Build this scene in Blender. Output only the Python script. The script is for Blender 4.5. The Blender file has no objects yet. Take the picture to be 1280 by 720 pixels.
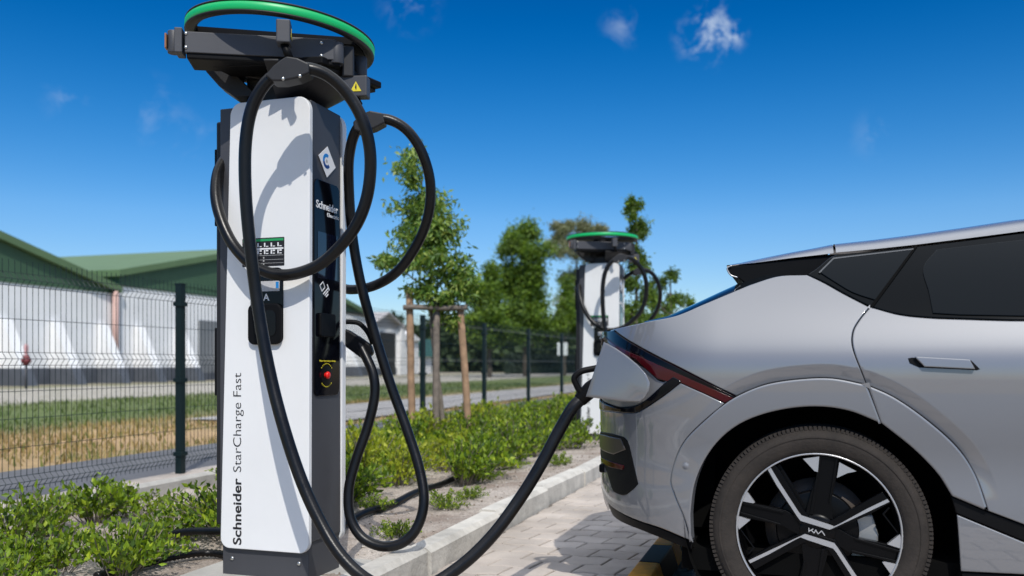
import bpy, bmesh, math, random
from mathutils import Vector, Matrix, geometry, noise
R = math.radians
random.seed(7)
scene = bpy.context.scene
col = scene.collection

# ------------------------------------------------------------------ camera
CZ, F, YAW, HOR = 0.94, 1100.0, R(18), 455.0
cam = bpy.data.objects.new('camera', bpy.data.cameras.new('camera'))
col.objects.link(cam)
scene.camera = cam
cam.location = (0, 0, CZ)
cam.rotation_euler = (R(90), 0, YAW)
cam.data.sensor_width = 36
cam.data.lens = F / 1280 * 36
cam.data.shift_y = (HOR - 360) / 1280
cam.data.clip_start = 0.05
cam.data.clip_end = 3000
cam.data.dof.use_dof = True
cam.data.dof.focus_distance = 3.45
cam.data.dof.aperture_fstop = 2.4

# ------------------------------------------------------------------ sun, sky, exposure
SUN_EL = R(48)
sun_h = Vector((0.46, -0.89)).normalized()
sun_dir = Vector((sun_h.x * math.cos(SUN_EL), sun_h.y * math.cos(SUN_EL), math.sin(SUN_EL)))
sl = bpy.data.lights.new('sun', 'SUN')
sl.energy = 3.3
sl.angle = R(0.53)
sl.color = (1.0, 0.96, 0.89)
so = bpy.data.objects.new('sun', sl)
col.objects.link(so)
so.rotation_euler = sun_dir.to_track_quat('Z', 'Y').to_euler()

world = bpy.data.worlds.new('World')
scene.world = world
world.use_nodes = True
wt = world.node_tree
wt.nodes.clear()
def wn(t, **k):
    n = wt.nodes.new(t)
    for a, b in k.items():
        setattr(n, a, b)
    return n
sky = wn('ShaderNodeTexSky')
sky.sky_type = 'NISHITA'
sky.sun_disc = False
sky.sun_elevation = SUN_EL
sky.sun_rotation = math.atan2(sun_h.x, sun_h.y)
sky.air_density = 1.0
sky.dust_density = 0.3
sky.ozone_density = 4.0
SKY_STRENGTH = 0.14
hs = wn('ShaderNodeHueSaturation')
hs.inputs['Hue'].default_value = 0.5
hs.inputs['Saturation'].default_value = 1.45
hs.inputs['Value'].default_value = 1.0
wt.links.new(sky.outputs[0], hs.inputs['Color'])
bg = wn('ShaderNodeBackground')
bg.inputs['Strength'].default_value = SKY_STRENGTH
wo = wn('ShaderNodeOutputWorld')
wt.links.new(bg.outputs[0], wo.inputs[0])

def ray(px, py):
    a = (px - 640) / F
    c, s = math.cos(YAW), math.sin(YAW)
    return Vector((a * c - s, a * s + c, (HOR - py) / F))
def P(px, py, d):
    r = ray(px, py)
    return Vector((r.x * d, r.y * d, CZ + r.z * d))
def hitY(px, py, Y):
    r = ray(px, py)
    return P(px, py, Y / r.y)
def hitX(px, py, X):
    r = ray(px, py)
    return P(px, py, X / r.x)

# deep blue towards mid height; unseen overhead sky brightened to fill shadows
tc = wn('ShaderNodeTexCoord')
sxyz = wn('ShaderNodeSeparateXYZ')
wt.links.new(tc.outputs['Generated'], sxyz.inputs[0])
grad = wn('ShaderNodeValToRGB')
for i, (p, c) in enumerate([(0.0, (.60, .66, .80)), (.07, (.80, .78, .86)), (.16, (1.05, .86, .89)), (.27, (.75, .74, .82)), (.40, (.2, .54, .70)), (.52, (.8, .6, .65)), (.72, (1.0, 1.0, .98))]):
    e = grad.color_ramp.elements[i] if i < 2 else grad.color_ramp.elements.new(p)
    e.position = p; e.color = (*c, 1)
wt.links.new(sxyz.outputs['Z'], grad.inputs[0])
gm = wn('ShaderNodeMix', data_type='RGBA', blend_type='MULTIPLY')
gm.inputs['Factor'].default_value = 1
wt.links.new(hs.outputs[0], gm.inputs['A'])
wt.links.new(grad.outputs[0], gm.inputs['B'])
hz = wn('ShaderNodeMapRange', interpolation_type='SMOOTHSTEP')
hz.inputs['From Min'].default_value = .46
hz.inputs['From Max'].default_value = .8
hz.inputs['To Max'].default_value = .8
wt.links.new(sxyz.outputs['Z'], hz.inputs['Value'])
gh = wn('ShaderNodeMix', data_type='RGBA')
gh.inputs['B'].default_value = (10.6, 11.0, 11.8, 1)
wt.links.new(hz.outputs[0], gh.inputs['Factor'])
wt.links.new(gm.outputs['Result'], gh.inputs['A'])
# thin clouds, placed by direction in the sky
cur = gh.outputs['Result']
nz = wn('ShaderNodeTexNoise')
nz.inputs['Scale'].default_value = 26
nz.inputs['Detail'].default_value = 6
nz.inputs['Roughness'].default_value = 0.62
nz.inputs['Distortion'].default_value = 0.35
wt.links.new(tc.outputs['Generated'], nz.inputs['Vector'])
for (px, py, rad, amt, thr) in [(886, 42, 0.044, 1.15, 0.46), (780, 32, 0.032, 0.32, 0.48), (512, 4, 0.042, 0.35, 0.47),
                                (1095, 168, 0.036, 0.13, 0.47), (86, 128, 0.035, 0.22, 0.5), (190, 140, 0.05, 0.16, 0.5),
                                (245, 180, 0.04, 0.16, 0.5), (915, 45, 0.022, 0.6, 0.46)]:
    d = ray(px, py).normalized()
    sb = wn('ShaderNodeVectorMath', operation='DISTANCE')
    sb.inputs[1].default_value = d
    wt.links.new(tc.outputs['Generated'], sb.inputs[0])
    mr = wn('ShaderNodeMapRange', interpolation_type='SMOOTHSTEP')
    mr.inputs['From Min'].default_value = rad
    mr.inputs['From Max'].default_value = -rad * 0.25
    wt.links.new(sb.outputs['Value'], mr.inputs['Value'])
    ml = wn('ShaderNodeMapRange', interpolation_type='SMOOTHSTEP')
    ml.inputs['From Min'].default_value = thr
    ml.inputs['From Max'].default_value = thr + 0.22
    wt.links.new(nz.outputs['Fac'], ml.inputs['Value'])
    mm = wn('ShaderNodeMath', operation='MULTIPLY')
    wt.links.new(mr.outputs[0], mm.inputs[0])
    wt.links.new(ml.outputs[0], mm.inputs[1])
    m2 = wn('ShaderNodeMath', operation='MULTIPLY')
    m2.inputs[1].default_value = amt
    wt.links.new(mm.outputs[0], m2.inputs[0])
    mx = wn('ShaderNodeMix', data_type='RGBA')
    mx.inputs['B'].default_value = (4.6, 5.4, 6.4, 1)
    wt.links.new(m2.outputs[0], mx.inputs['Factor'])
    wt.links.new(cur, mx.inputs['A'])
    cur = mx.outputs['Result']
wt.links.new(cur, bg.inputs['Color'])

scene.view_settings.view_transform = 'Standard'
scene.view_settings.look = 'None'
scene.view_settings.exposure = 0.0
scene.view_settings.gamma = 1.0
scene.view_settings.use_curve_mapping = False
try:
    scene.cycles.max_bounces = 8
    scene.cycles.caustics_reflective = False
    scene.cycles.caustics_refractive = False
except Exception:
    pass

# ------------------------------------------------------------------ helpers
def tag(o, label=None, cat=None, group=None, kind=None):
    if label: o['label'] = label
    if cat: o['category'] = cat
    if group: o['group'] = group
    if kind: o['kind'] = kind
    return o

def empty(name, loc=(0, 0, 0), rz=0, parent=None):
    o = bpy.data.objects.new(name, None)
    o.empty_display_size = 0.2
    col.objects.link(o)
    o.location = loc
    o.rotation_euler = (0, 0, rz)
    if parent: o.parent = parent
    return o

def link(name, me, m, parent=None, bevel=0, seg=2):
    o = bpy.data.objects.new(name, me)
    col.objects.link(o)
    if m is not None and not me.materials:
        me.materials.append(m)
    if parent: o.parent = parent
    if bevel:
        b = o.modifiers.new('bevel', 'BEVEL')
        b.width = bevel
        b.segments = seg
        b.limit_method = 'ANGLE'
        b.angle_limit = R(35)
    return o

def copy_tree(o, parent=None):
    c = o.copy()
    col.objects.link(c)
    if parent: c.parent = parent
    for ch in list(o.children):
        copy_tree(ch, c)
    return c

class MB:
    def __init__(s):
        s.v, s.f, s.sm = [], [], []
    def add(s, vs, fs, smooth=False):
        b = len(s.v)
        s.v += [tuple(v) for v in vs]
        s.f += [tuple(i + b for i in f) for f in fs]
        s.sm += [smooth] * len(fs)
    def box(s, c, size, rot=None):
        x, y, z = size[0] / 2, size[1] / 2, size[2] / 2
        vs = [Vector((i, j, k)) for i in (-x, x) for j in (-y, y) for k in (-z, z)]
        if rot is not None:
            vs = [rot @ v for v in vs]
        c = Vector(c)
        s.add([v + c for v in vs], [(0, 1, 3, 2), (4, 6, 7, 5), (0, 4, 5, 1), (2, 3, 7, 6), (0, 2, 6, 4), (1, 5, 7, 3)])
    def prism(s, pts, vec, smooth=False):
        """pts: planar 3D polygon; extruded by vec"""
        n = len(pts)
        vec = Vector(vec)
        pts = [Vector(p) for p in pts]
        nn = Vector((0, 0, 0))
        for i in range(n):
            nn += pts[i].cross(pts[(i + 1) % n])
        if nn.dot(vec) > 0:
            pts = pts[::-1]
        vs = pts + [p + vec for p in pts]
        fs = [tuple(range(n)), tuple(range(2 * n - 1, n - 1, -1))]
        fs += [(i, i + n, (i + 1) % n + n, (i + 1) % n) for i in range(n)]
        s.add(vs, fs, smooth)
    def tube(s, pts, r, n=8, caps=True, smooth=True):
        pts = [Vector(p) for p in pts]
        m = len(pts)
        rs = r if isinstance(r, (list, tuple)) else [r] * m
        t0 = (pts[1] - pts[0]).normalized()
        up = Vector((0, 0, 1)) if abs(t0.z) < 0.9 else Vector((1, 0, 0))
        nrm = (up - t0 * up.dot(t0)).normalized()
        vs, fs = [], []
        for i in range(m):
            if i == 0: t = t0
            elif i == m - 1: t = (pts[i] - pts[i - 1]).normalized()
            else: t = (pts[i + 1] - pts[i - 1]).normalized()
            nrm = (nrm - t * nrm.dot(t))
            if nrm.length < 1e-6:
                nrm = t.orthogonal()
            nrm.normalize()
            b = t.cross(nrm)
            for k in range(n):
                a = 2 * math.pi * k / n
                vs.append(pts[i] + (nrm * math.cos(a) + b * math.sin(a)) * rs[i])
        for i in range(m - 1):
            for k in range(n):
                fs.append((i * n + k, i * n + (k + 1) % n, (i + 1) * n + (k + 1) % n, (i + 1) * n + k))
        s.add(vs, fs, smooth)
        if caps:
            b = len(s.v) - len(vs)
            s.f += [tuple(b + k for k in range(n - 1, -1, -1)), tuple(b + (m - 1) * n + k for k in range(n))]
            s.sm += [False, False]
    def lathe(s, prof, axis_o, axis, n=48, closed=False, smooth=True, a0=0, a1=2 * math.pi):
        """prof: list of (r, h) along axis"""
        axis = Vector(axis).normalized()
        e1 = axis.orthogonal().normalized()
        if abs(axis.z) > 0.9: e1 = Vector((1, 0, 0))
        e2 = axis.cross(e1)
        o = Vector(axis_o)
        full = abs(a1 - a0 - 2 * math.pi) < 1e-6
        cnt = n if full else n + 1
        m = len(prof)
        vs = []
        for k in range(cnt):
            a = a0 + (a1 - a0) * k / n
            for (r, h) in prof:
                vs.append(o + axis * h + (e1 * math.cos(a) + e2 * math.sin(a)) * r)
        fs = []
        for k in range(n):
            k2 = (k + 1) % cnt
            for j in range(m if closed else m - 1):
                j2 = (j + 1) % m
                fs.append((k * m + j, k2 * m + j, k2 * m + j2, k * m + j2))
        s.add(vs, fs, smooth)
    def mesh(s, name):
        me = bpy.data.meshes.new(name)
        me.from_pydata(s.v, [], s.f)
        me.polygons.foreach_set('use_smooth', s.sm)
        me.update()
        return me
    def build(s, name, m, parent=None, bevel=0, seg=2):
        return link(name, s.mesh(name), m, parent, bevel, seg)

def catmull(pts, n=6, closed=False):
    pts = [Vector(p) for p in pts]
    out = []
    m = len(pts)
    rng = m if closed else m - 1
    for i in range(rng):
        if closed:
            p0, p1, p2, p3 = pts[(i - 1) % m], pts[i], pts[(i + 1) % m], pts[(i + 2) % m]
        else:
            p1, p2 = pts[i], pts[i + 1]
            p0 = pts[i - 1] if i > 0 else p1 * 2 - p2
            p3 = pts[i + 2] if i + 2 < m else p2 * 2 - p1
        for k in range(n):
            t = k / n
            out.append(0.5 * ((2 * p1) + (-p0 + p2) * t + (2 * p0 - 5 * p1 + 4 * p2 - p3) * t * t + (-p0 + 3 * p1 - 3 * p2 + p3) * t ** 3))
    if not closed: out.append(pts[-1])
    return out

def rrect(x0, z0, x1, z1, r, n=5):
    """rounded rectangle, 2D; r may be one radius or (bl, br, tr, tl)"""
    rr = r if isinstance(r, (list, tuple)) else (r, r, r, r)
    out = []
    for (cx, cz, sx, sz, a0, q) in [(x0, z0, 1, 1, 180, rr[0]), (x1, z0, -1, 1, 270, rr[1]), (x1, z1, -1, -1, 0, rr[2]), (x0, z1, 1, -1, 90, rr[3])]:
        for k in range(n + 1):
            a = R(a0 + 90 * k / n)
            out.append((cx + sx * q + q * math.cos(a), cz + sz * q + q * math.sin(a)))
    return out

def text_mesh(txt, size, bold=0.0, ext=0.0006, spacing=1.0):
    cu = bpy.data.curves.new('t', 'FONT')
    cu.body = txt
    cu.size = size
    cu.offset = bold
    cu.extrude = ext
    cu.space_character = spacing
    ob = bpy.data.objects.new('t', cu)
    col.objects.link(ob)
    dg = bpy.context.evaluated_depsgraph_get()
    me = bpy.data.meshes.new_from_object(ob.evaluated_get(dg))
    bpy.data.objects.remove(ob)
    bpy.data.curves.remove(cu)
    return me

def place_text(name, txt, size, o, ex, ez, m, parent, width=None, bold=0.0, spacing=1.0):
    """text whose left baseline is at o, reading along ex, up along ez; width stretches"""
    me = text_mesh(txt, size, bold, spacing=spacing)
    xs = [v.co.x for v in me.vertices]
    x0, x1 = min(xs), max(xs)
    k = (width / (x1 - x0)) if width else 1
    ex, ez, o = Vector(ex).normalized(), Vector(ez).normalized(), Vector(o)
    en = ex.cross(ez)
    for v in me.vertices:
        c = v.co.copy()
        v.co = o + ex * ((c.x - x0) * k) + ez * c.y + en * c.z
    me.name = name
    return link(name, me, m, parent)

# ------------------------------------------------------------------ materials
def nmat(name):
    m = bpy.data.materials.new(name)
    m.use_nodes = True
    nt = m.node_tree
    return m, nt, nt.nodes['Principled BSDF']

def mat(name, c, rough=0.5, metal=0.0, coat=0.0, var=0.0, vscale=6.0, bump=0.0, bscale=60.0, emit=None, estr=0, spec=0.5, coat_rough=0.05, rvar=0.0):
    m, nt, b = nmat(name)
    b.inputs['Base Color'].default_value = (*c, 1)
    b.inputs['Roughness'].default_value = rough
    b.inputs['Metallic'].default_value = metal
    b.inputs['Coat Weight'].default_value = coat
    b.inputs['Coat Roughness'].default_value = coat_rough
    b.inputs['Specular IOR Level'].default_value = spec
    if emit:
        b.inputs['Emission Color'].default_value = (*emit, 1)
        b.inputs['Emission Strength'].default_value = estr
    tcn = nt.nodes.new('ShaderNodeTexCoord')
    if var or rvar:
        n = nt.nodes.new('ShaderNodeTexNoise')
        n.inputs['Scale'].default_value = vscale
        n.inputs['Detail'].default_value = 6
        n.inputs['Roughness'].default_value = 0.65
        nt.links.new(tcn.outputs['Object'], n.inputs['Vector'])
        if var:
            mr = nt.nodes.new('ShaderNodeMapRange')
            mr.inputs['From Min'].default_value = 0.3
            mr.inputs['From Max'].default_value = 0.7
            mr.inputs['To Min'].default_value = 1 - var
            mr.inputs['To Max'].default_value = 1 + var
            nt.links.new(n.outputs['Fac'], mr.inputs['Value'])
            mx = nt.nodes.new('ShaderNodeMix')
            mx.data_type = 'RGBA'
            mx.blend_type = 'MULTIPLY'
            mx.inputs['Factor'].default_value = 1
            mx.inputs['A'].default_value = (*c, 1)
            nt.links.new(mr.outputs[0], mx.inputs['B'])
            nt.links.new(mx.outputs['Result'], b.inputs['Base Color'])
        if rvar:
            mr = nt.nodes.new('ShaderNodeMapRange')
            mr.inputs['From Min'].default_value = 0.3
            mr.inputs['From Max'].default_value = 0.7
            mr.inputs['To Min'].default_value = max(0.02, rough - rvar)
            mr.inputs['To Max'].default_value = min(1, rough + rvar)
            nt.links.new(n.outputs['Fac'], mr.inputs['Value'])
            nt.links.new(mr.outputs[0], b.inputs['Roughness'])
    if bump:
        n = nt.nodes.new('ShaderNodeTexNoise')
        n.inputs['Scale'].default_value = bscale
        n.inputs['Detail'].default_value = 5
        nt.links.new(tcn.outputs['Object'], n.inputs['Vector'])
        bp = nt.nodes.new('ShaderNodeBump')
        bp.inputs['Strength'].default_value = bump
        bp.inputs['Distance'].default_value = 0.01
        nt.links.new(n.outputs['Fac'], bp.inputs['Height'])
        nt.links.new(bp.outputs[0], b.inputs['Normal'])
    return m

def island_mat(name, cols, rough=0.8, pos_var=0.15, pscale=3.0, bump=0.2, bscale=80, trans=0.0):
    """colour picked per mesh island (leaf, paver, stone) with patches on top"""
    m, nt, b = nmat(name)
    g = nt.nodes.new('ShaderNodeNewGeometry')
    cr = nt.nodes.new('ShaderNodeValToRGB')
    el = cr.color_ramp.elements
    for i, c in enumerate(cols):
        p = i / max(1, len(cols) - 1)
        if i < 2:
            e = el[i]
            e.position = p if i == 0 else (p if len(cols) == 2 else p)
        else:
            e = el.new(p)
        e.color = (*c, 1)
    nt.links.new(g.outputs['Random Per Island'], cr.inputs[0])
    tcn = nt.nodes.new('ShaderNodeTexCoord')
    n = nt.nodes.new('ShaderNodeTexNoise')
    n.inputs['Scale'].default_value = pscale
    n.inputs['Detail'].default_value = 6
    nt.links.new(tcn.outputs['Object'], n.inputs['Vector'])
    mr = nt.nodes.new('ShaderNodeMapRange')
    mr.inputs['From Min'].default_value = 0.3
    mr.inputs['From Max'].default_value = 0.7
    mr.inputs['To Min'].default_value = 1 - pos_var
    mr.inputs['To Max'].default_value = 1 + pos_var
    nt.links.new(n.outputs['Fac'], mr.inputs['Value'])
    mx = nt.nodes.new('ShaderNodeMix')
    mx.data_type = 'RGBA'
    mx.blend_type = 'MULTIPLY'
    mx.inputs['Factor'].default_value = 1
    nt.links.new(cr.outputs[0], mx.inputs['A'])
    nt.links.new(mr.outputs[0], mx.inputs['B'])
    nt.links.new(mx.outputs['Result'], b.inputs['Base Color'])
    b.inputs['Roughness'].default_value = rough
    if bump:
        n2 = nt.nodes.new('ShaderNodeTexNoise')
        n2.inputs['Scale'].default_value = bscale
        n2.inputs['Detail'].default_value = 6
        nt.links.new(tcn.outputs['Object'], n2.inputs['Vector'])
        bp = nt.nodes.new('ShaderNodeBump')
        bp.inputs['Strength'].default_value = bump
        bp.inputs['Distance'].default_value = 0.01
        nt.links.new(n2.outputs['Fac'], bp.inputs['Height'])
        nt.links.new(bp.outputs[0], b.inputs['Normal'])
    if trans:
        tr = nt.nodes.new('ShaderNodeBsdfTranslucent')
        hv = nt.nodes.new('ShaderNodeMix')
        hv.data_type = 'RGBA'
        hv.blend_type = 'MULTIPLY'
        hv.inputs['Factor'].default_value = 1
        hv.inputs['B'].default_value = (1.25, 1.2, 0.5, 1)
        nt.links.new(mx.outputs['Result'], hv.inputs['A'])
        nt.links.new(hv.outputs['Result'], tr.inputs['Color'])
        ms = nt.nodes.new('ShaderNodeMixShader')
        ms.inputs[0].default_value = trans
        nt.links.new(b.outputs[0], ms.inputs[1])
        nt.links.new(tr.outputs[0], ms.inputs[2])
        out = nt.nodes['Material Output']
        nt.links.new(ms.outputs[0], out.inputs['Surface'])
    return m

M = {}
M['white'] = mat('white_powder_coat', (0.80, 0.80, 0.79), 0.38, var=0.025, vscale=2.5, bump=0.02, bscale=300)
M['char'] = mat('charcoal_powder_coat', (0.052, 0.053, 0.060), 0.5, var=0.08, vscale=3, bump=0.05, bscale=400)
M['chard'] = mat('dark_charcoal_metal', (0.017, 0.017, 0.019), 0.5, var=0.12, vscale=4, bump=0.04, bscale=300, spec=.35)
M['black'] = mat('black_plastic', (0.005, 0.005, 0.0055), 0.5, var=0.1, bump=0.04, bscale=300, spec=.12)
M['bgloss'] = mat('black_gloss_panel', (0.003, 0.0035, 0.006), 0.10, rvar=0.04, spec=.22)
M['cable'] = mat('black_cable_rubber', (0.0055, 0.0055, 0.006), 0.32, var=0.2, vscale=12, bump=0.05, bscale=150, rvar=0.06, spec=.32)
M['led'] = mat('green_light_band', (0.005, 0.36, 0.11), 0.4, emit=(0.0, 0.55, 0.14), estr=0.22)
M['yellow'] = mat('yellow_sticker', (0.75, 0.62, 0.03), 0.5, var=0.05)
M['red'] = mat('red_button', (0.75, 0.015, 0.01), 0.3)
M['steel'] = mat('zinc_screw', (0.6, 0.6, 0.58), 0.3, metal=1.0)
M['txtw'] = mat('white_print', (0.82, 0.82, 0.82), 0.5)
M['txtk'] = mat('black_print', (0.012, 0.012, 0.014), 0.5)
M['blue'] = mat('blue_print', (0.01, 0.22, 0.62), 0.4)
M['navy'] = mat('navy_print', (0.01, 0.05, 0.22), 0.4)
M['greenp'] = mat('green_print', (0.02, 0.32, 0.10), 0.5)
M['greyp'] = mat('grey_print', (0.42, 0.42, 0.42), 0.5)
M['amber'] = mat('amber_reflector', (0.30, 0.14, 0.06), 0.25)
M['paint'] = mat('grey_car_paint', (0.19, 0.194, 0.206), 0.5, metal=0.3, coat=1.0, coat_rough=0.025)
M['paint'].node_tree.nodes['Principled BSDF'].inputs['Coat IOR'].default_value = 1.75
M['paint2'] = mat('dark_grey_car_paint', (0.2, 0.205, 0.22), 0.45, metal=0.1, coat=0.4, coat_rough=0.06)
M['glass'] = mat('tinted_car_glass', (0.004, 0.006, 0.008), 0.04, spec=0.13)
M['frame'] = mat('black_window_frame', (0.003, 0.004, 0.005), 0.14, spec=.10)
M['trim'] = mat('satin_grey_trim', (0.09, 0.095, 0.10), 0.35, metal=.5)
M['lens'] = mat('red_lamp_lens', (0.05, 0.002, 0.005), 0.14, coat=0.2, spec=.35)
M['lensd'] = mat('dark_lamp_lens', (0.016, 0.002, 0.003), 0.1, coat=0.2, spec=.3)
M['tyre'] = mat('dusty_tyre_rubber', (0.025, 0.0195, 0.0155), 0.85, var=0.35, vscale=14, bump=0.2, bscale=90)
M['rimk'] = mat('black_rim_paint', (0.003, 0.003, 0.0035), 0.3, spec=.14)
M['rims'] = mat('machined_rim_face', (0.5, 0.5, 0.51), 0.33, metal=0.6)
M['disc'] = mat('dusty_brake_disc', (0.07, 0.055, 0.045), 0.6, metal=0.4, var=0.2)
M['liner'] = mat('black_arch_liner', (0.003, 0.003, 0.003), 0.95, spec=.1)
M['kerb'] = mat('kerb_concrete', (0.50, 0.475, 0.425), 0.9, var=0.28, vscale=5, bump=0.5, bscale=45)
M['conc'] = mat('slab_concrete', (0.42, 0.405, 0.37), 0.9, var=0.2, vscale=4, bump=0.4, bscale=50)
M['asphalt'] = mat('path_asphalt', (0.115, 0.117, 0.125), 0.9, var=0.2, vscale=1.2, bump=0.5, bscale=90)
M['fence'] = mat('dark_green_fence_coat', (0.006, 0.016, 0.018), 0.45, var=0.1, spec=.25)
M['wood'] = mat('stake_wood', (0.33, 0.205, 0.12), 0.8, var=0.35, vscale=10, bump=0.4, bscale=40)
M['woodg'] = mat('weathered_wood', (0.19, 0.155, 0.125), 0.85, var=0.35, vscale=10, bump=0.5, bscale=40)
M['bark'] = mat('young_bark', (0.17, 0.145, 0.115), 0.9, var=0.4, vscale=14, bump=0.5, bscale=40)
M['barkd'] = mat('old_bark', (0.085, 0.068, 0.052), 0.95, var=0.3, vscale=4, bump=0.6, bscale=12)
M['wallw'] = mat('whitewashed_wall', (0.84, 0.835, 0.83), 0.85, var=0.06, vscale=0.7, bump=0.15, bscale=8)
M['plinth'] = mat('dark_grey_plinth', (0.085, 0.095, 0.115), 0.8, var=0.15, vscale=1.5)
M['roofg'] = mat('green_gable_cladding', (0.048, 0.105, 0.055), 0.6, var=0.08, vscale=1.0)
M['roofl'] = mat('light_green_roof_sheet', (0.105, 0.175, 0.078), 0.6, var=0.08, vscale=0.6)
M['pipe'] = mat('pinkish_downpipe', (0.55, 0.36, 0.31), 0.6, var=0.1)
M['roofs'] = mat('grey_shed_roof', (0.42, 0.40, 0.40), 0.7, var=0.1)
M['darkdoor'] = mat('dark_shed_door', (0.02, 0.019, 0.019), 0.7)
M['teal'] = mat('teal_sheet_roof', (0.07, 0.20, 0.19), 0.6)
M['leafb'] = island_mat('shrub_leaf', [(0.035, 0.075, 0.008), (0.08, 0.15, 0.012), (0.27, 0.39, 0.020), (0.08, 0.15, 0.010), (0.42, 0.52, 0.030)], 0.55, 0.25, 4.0, 0, trans=0.35)
M['leafy'] = island_mat('yellow_shrub_leaf', [(0.12, 0.18, 0.012), (0.30, 0.36, 0.022), (0.46, 0.48, 0.04)], 0.55, 0.25, 4.0, 0, trans=0.35)
M['leaft'] = island_mat('young_tree_leaf', [(0.055, 0.12, 0.016), (0.095, 0.19, 0.024), (0.18, 0.29, 0.035), (0.36, 0.43, 0.10)], 0.5, 0.2, 3.0, 0, trans=0.3)
M['leafd'] = island_mat('poplar_leaf', [(0.040, 0.090, 0.009), (0.09, 0.17, 0.014), (0.20, 0.30, 0.024)], 0.6, 0.35, 0.5, 0, trans=0.3)
M['leafg'] = island_mat('pale_grey_green_leaf', [(0.14, 0.17, 0.08), (0.21, 0.225, 0.12), (0.27, 0.27, 0.17)], 0.7, 0.3, 0.5, 0, trans=0.3)
M['leafh'] = island_mat('dark_hedge_leaf', [(0.012, 0.025, 0.012), (0.02, 0.036, 0.016)], 0.8, 0.3, 0.5, 0)
M['leafw'] = island_mat('far_wood_leaf', [(0.030, 0.055, 0.020), (0.045, 0.078, 0.026), (0.07, 0.105, 0.038)], 0.7, 0.35, 0.25, 0, trans=0.2)
M['grassd'] = island_mat('dry_grass_blade', [(0.42, 0.29, 0.13), (0.30, 0.22, 0.09), (0.13, 0.16, 0.03), (0.48, 0.34, 0.17)], 0.8, 0.3, 0.6, 0, trans=0.2)
M['grassg'] = island_mat('green_grass_blade', [(0.045, 0.085, 0.014), (0.08, 0.13, 0.02), (0.15, 0.17, 0.05)], 0.8, 0.3, 0.6, 0, trans=0.2)
M['paver'] = island_mat('concrete_paver', [(0.37, 0.325, 0.285), (0.44, 0.385, 0.335), (0.40, 0.353, 0.308), (0.47, 0.415, 0.365)], 0.92, 0.22, 3.0, 0.45, 120)
M['stone'] = island_mat('small_stone', [(0.35, 0.31, 0.27), (0.45, 0.42, 0.38), (0.25, 0.21, 0.17), (0.16, 0.12, 0.09)], 0.9, 0.15, 8, 0.2)

def soil_mat():
    m, nt, b = nmat('bare_soil')
    t = nt.nodes.new('ShaderNodeTexCoord')
    n1 = nt.nodes.new('ShaderNodeTexNoise'); n1.inputs['Scale'].default_value = 2.2; n1.inputs['Detail'].default_value = 8; n1.inputs['Roughness'].default_value = 0.7
    n2 = nt.nodes.new('ShaderNodeTexNoise'); n2.inputs['Scale'].default_value = 70; n2.inputs['Detail'].default_value = 5
    cr = nt.nodes.new('ShaderNodeValToRGB')
    cr.color_ramp.elements[0].position = 0.35; cr.color_ramp.elements[0].color = (0.25, 0.195, 0.155, 1)
    cr.color_ramp.elements[1].position = 0.65; cr.color_ramp.elements[1].color = (0.50, 0.445, 0.39, 1)
    nt.links.new(t.outputs['Object'], n1.inputs['Vector']); nt.links.new(t.outputs['Object'], n2.inputs['Vector'])
    nt.links.new(n1.outputs['Fac'], cr.inputs[0])
    mr = nt.nodes.new('ShaderNodeMapRange'); mr.inputs['From Min'].default_value = 0.3; mr.inputs['From Max'].default_value = 0.7; mr.inputs['To Min'].default_value = 0.7; mr.inputs['To Max'].default_value = 1.2
    nt.links.new(n2.outputs['Fac'], mr.inputs['Value'])
    mx = nt.nodes.new('ShaderNodeMix'); mx.data_type = 'RGBA'; mx.blend_type = 'MULTIPLY'; mx.inputs['Factor'].default_value = 1
    nt.links.new(cr.outputs[0], mx.inputs['A']); nt.links.new(mr.outputs[0], mx.inputs['B'])
    nt.links.new(mx.outputs['Result'], b.inputs['Base Color'])
    bp = nt.nodes.new('ShaderNodeBump'); bp.inputs['Strength'].default_value = 0.8; bp.inputs['Distance'].default_value = 0.02
    nt.links.new(n2.outputs['Fac'], bp.inputs['Height']); nt.links.new(bp.outputs[0], b.inputs['Normal'])
    b.inputs['Roughness'].default_value = 0.95
    return m
M['soil'] = soil_mat()

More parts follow.
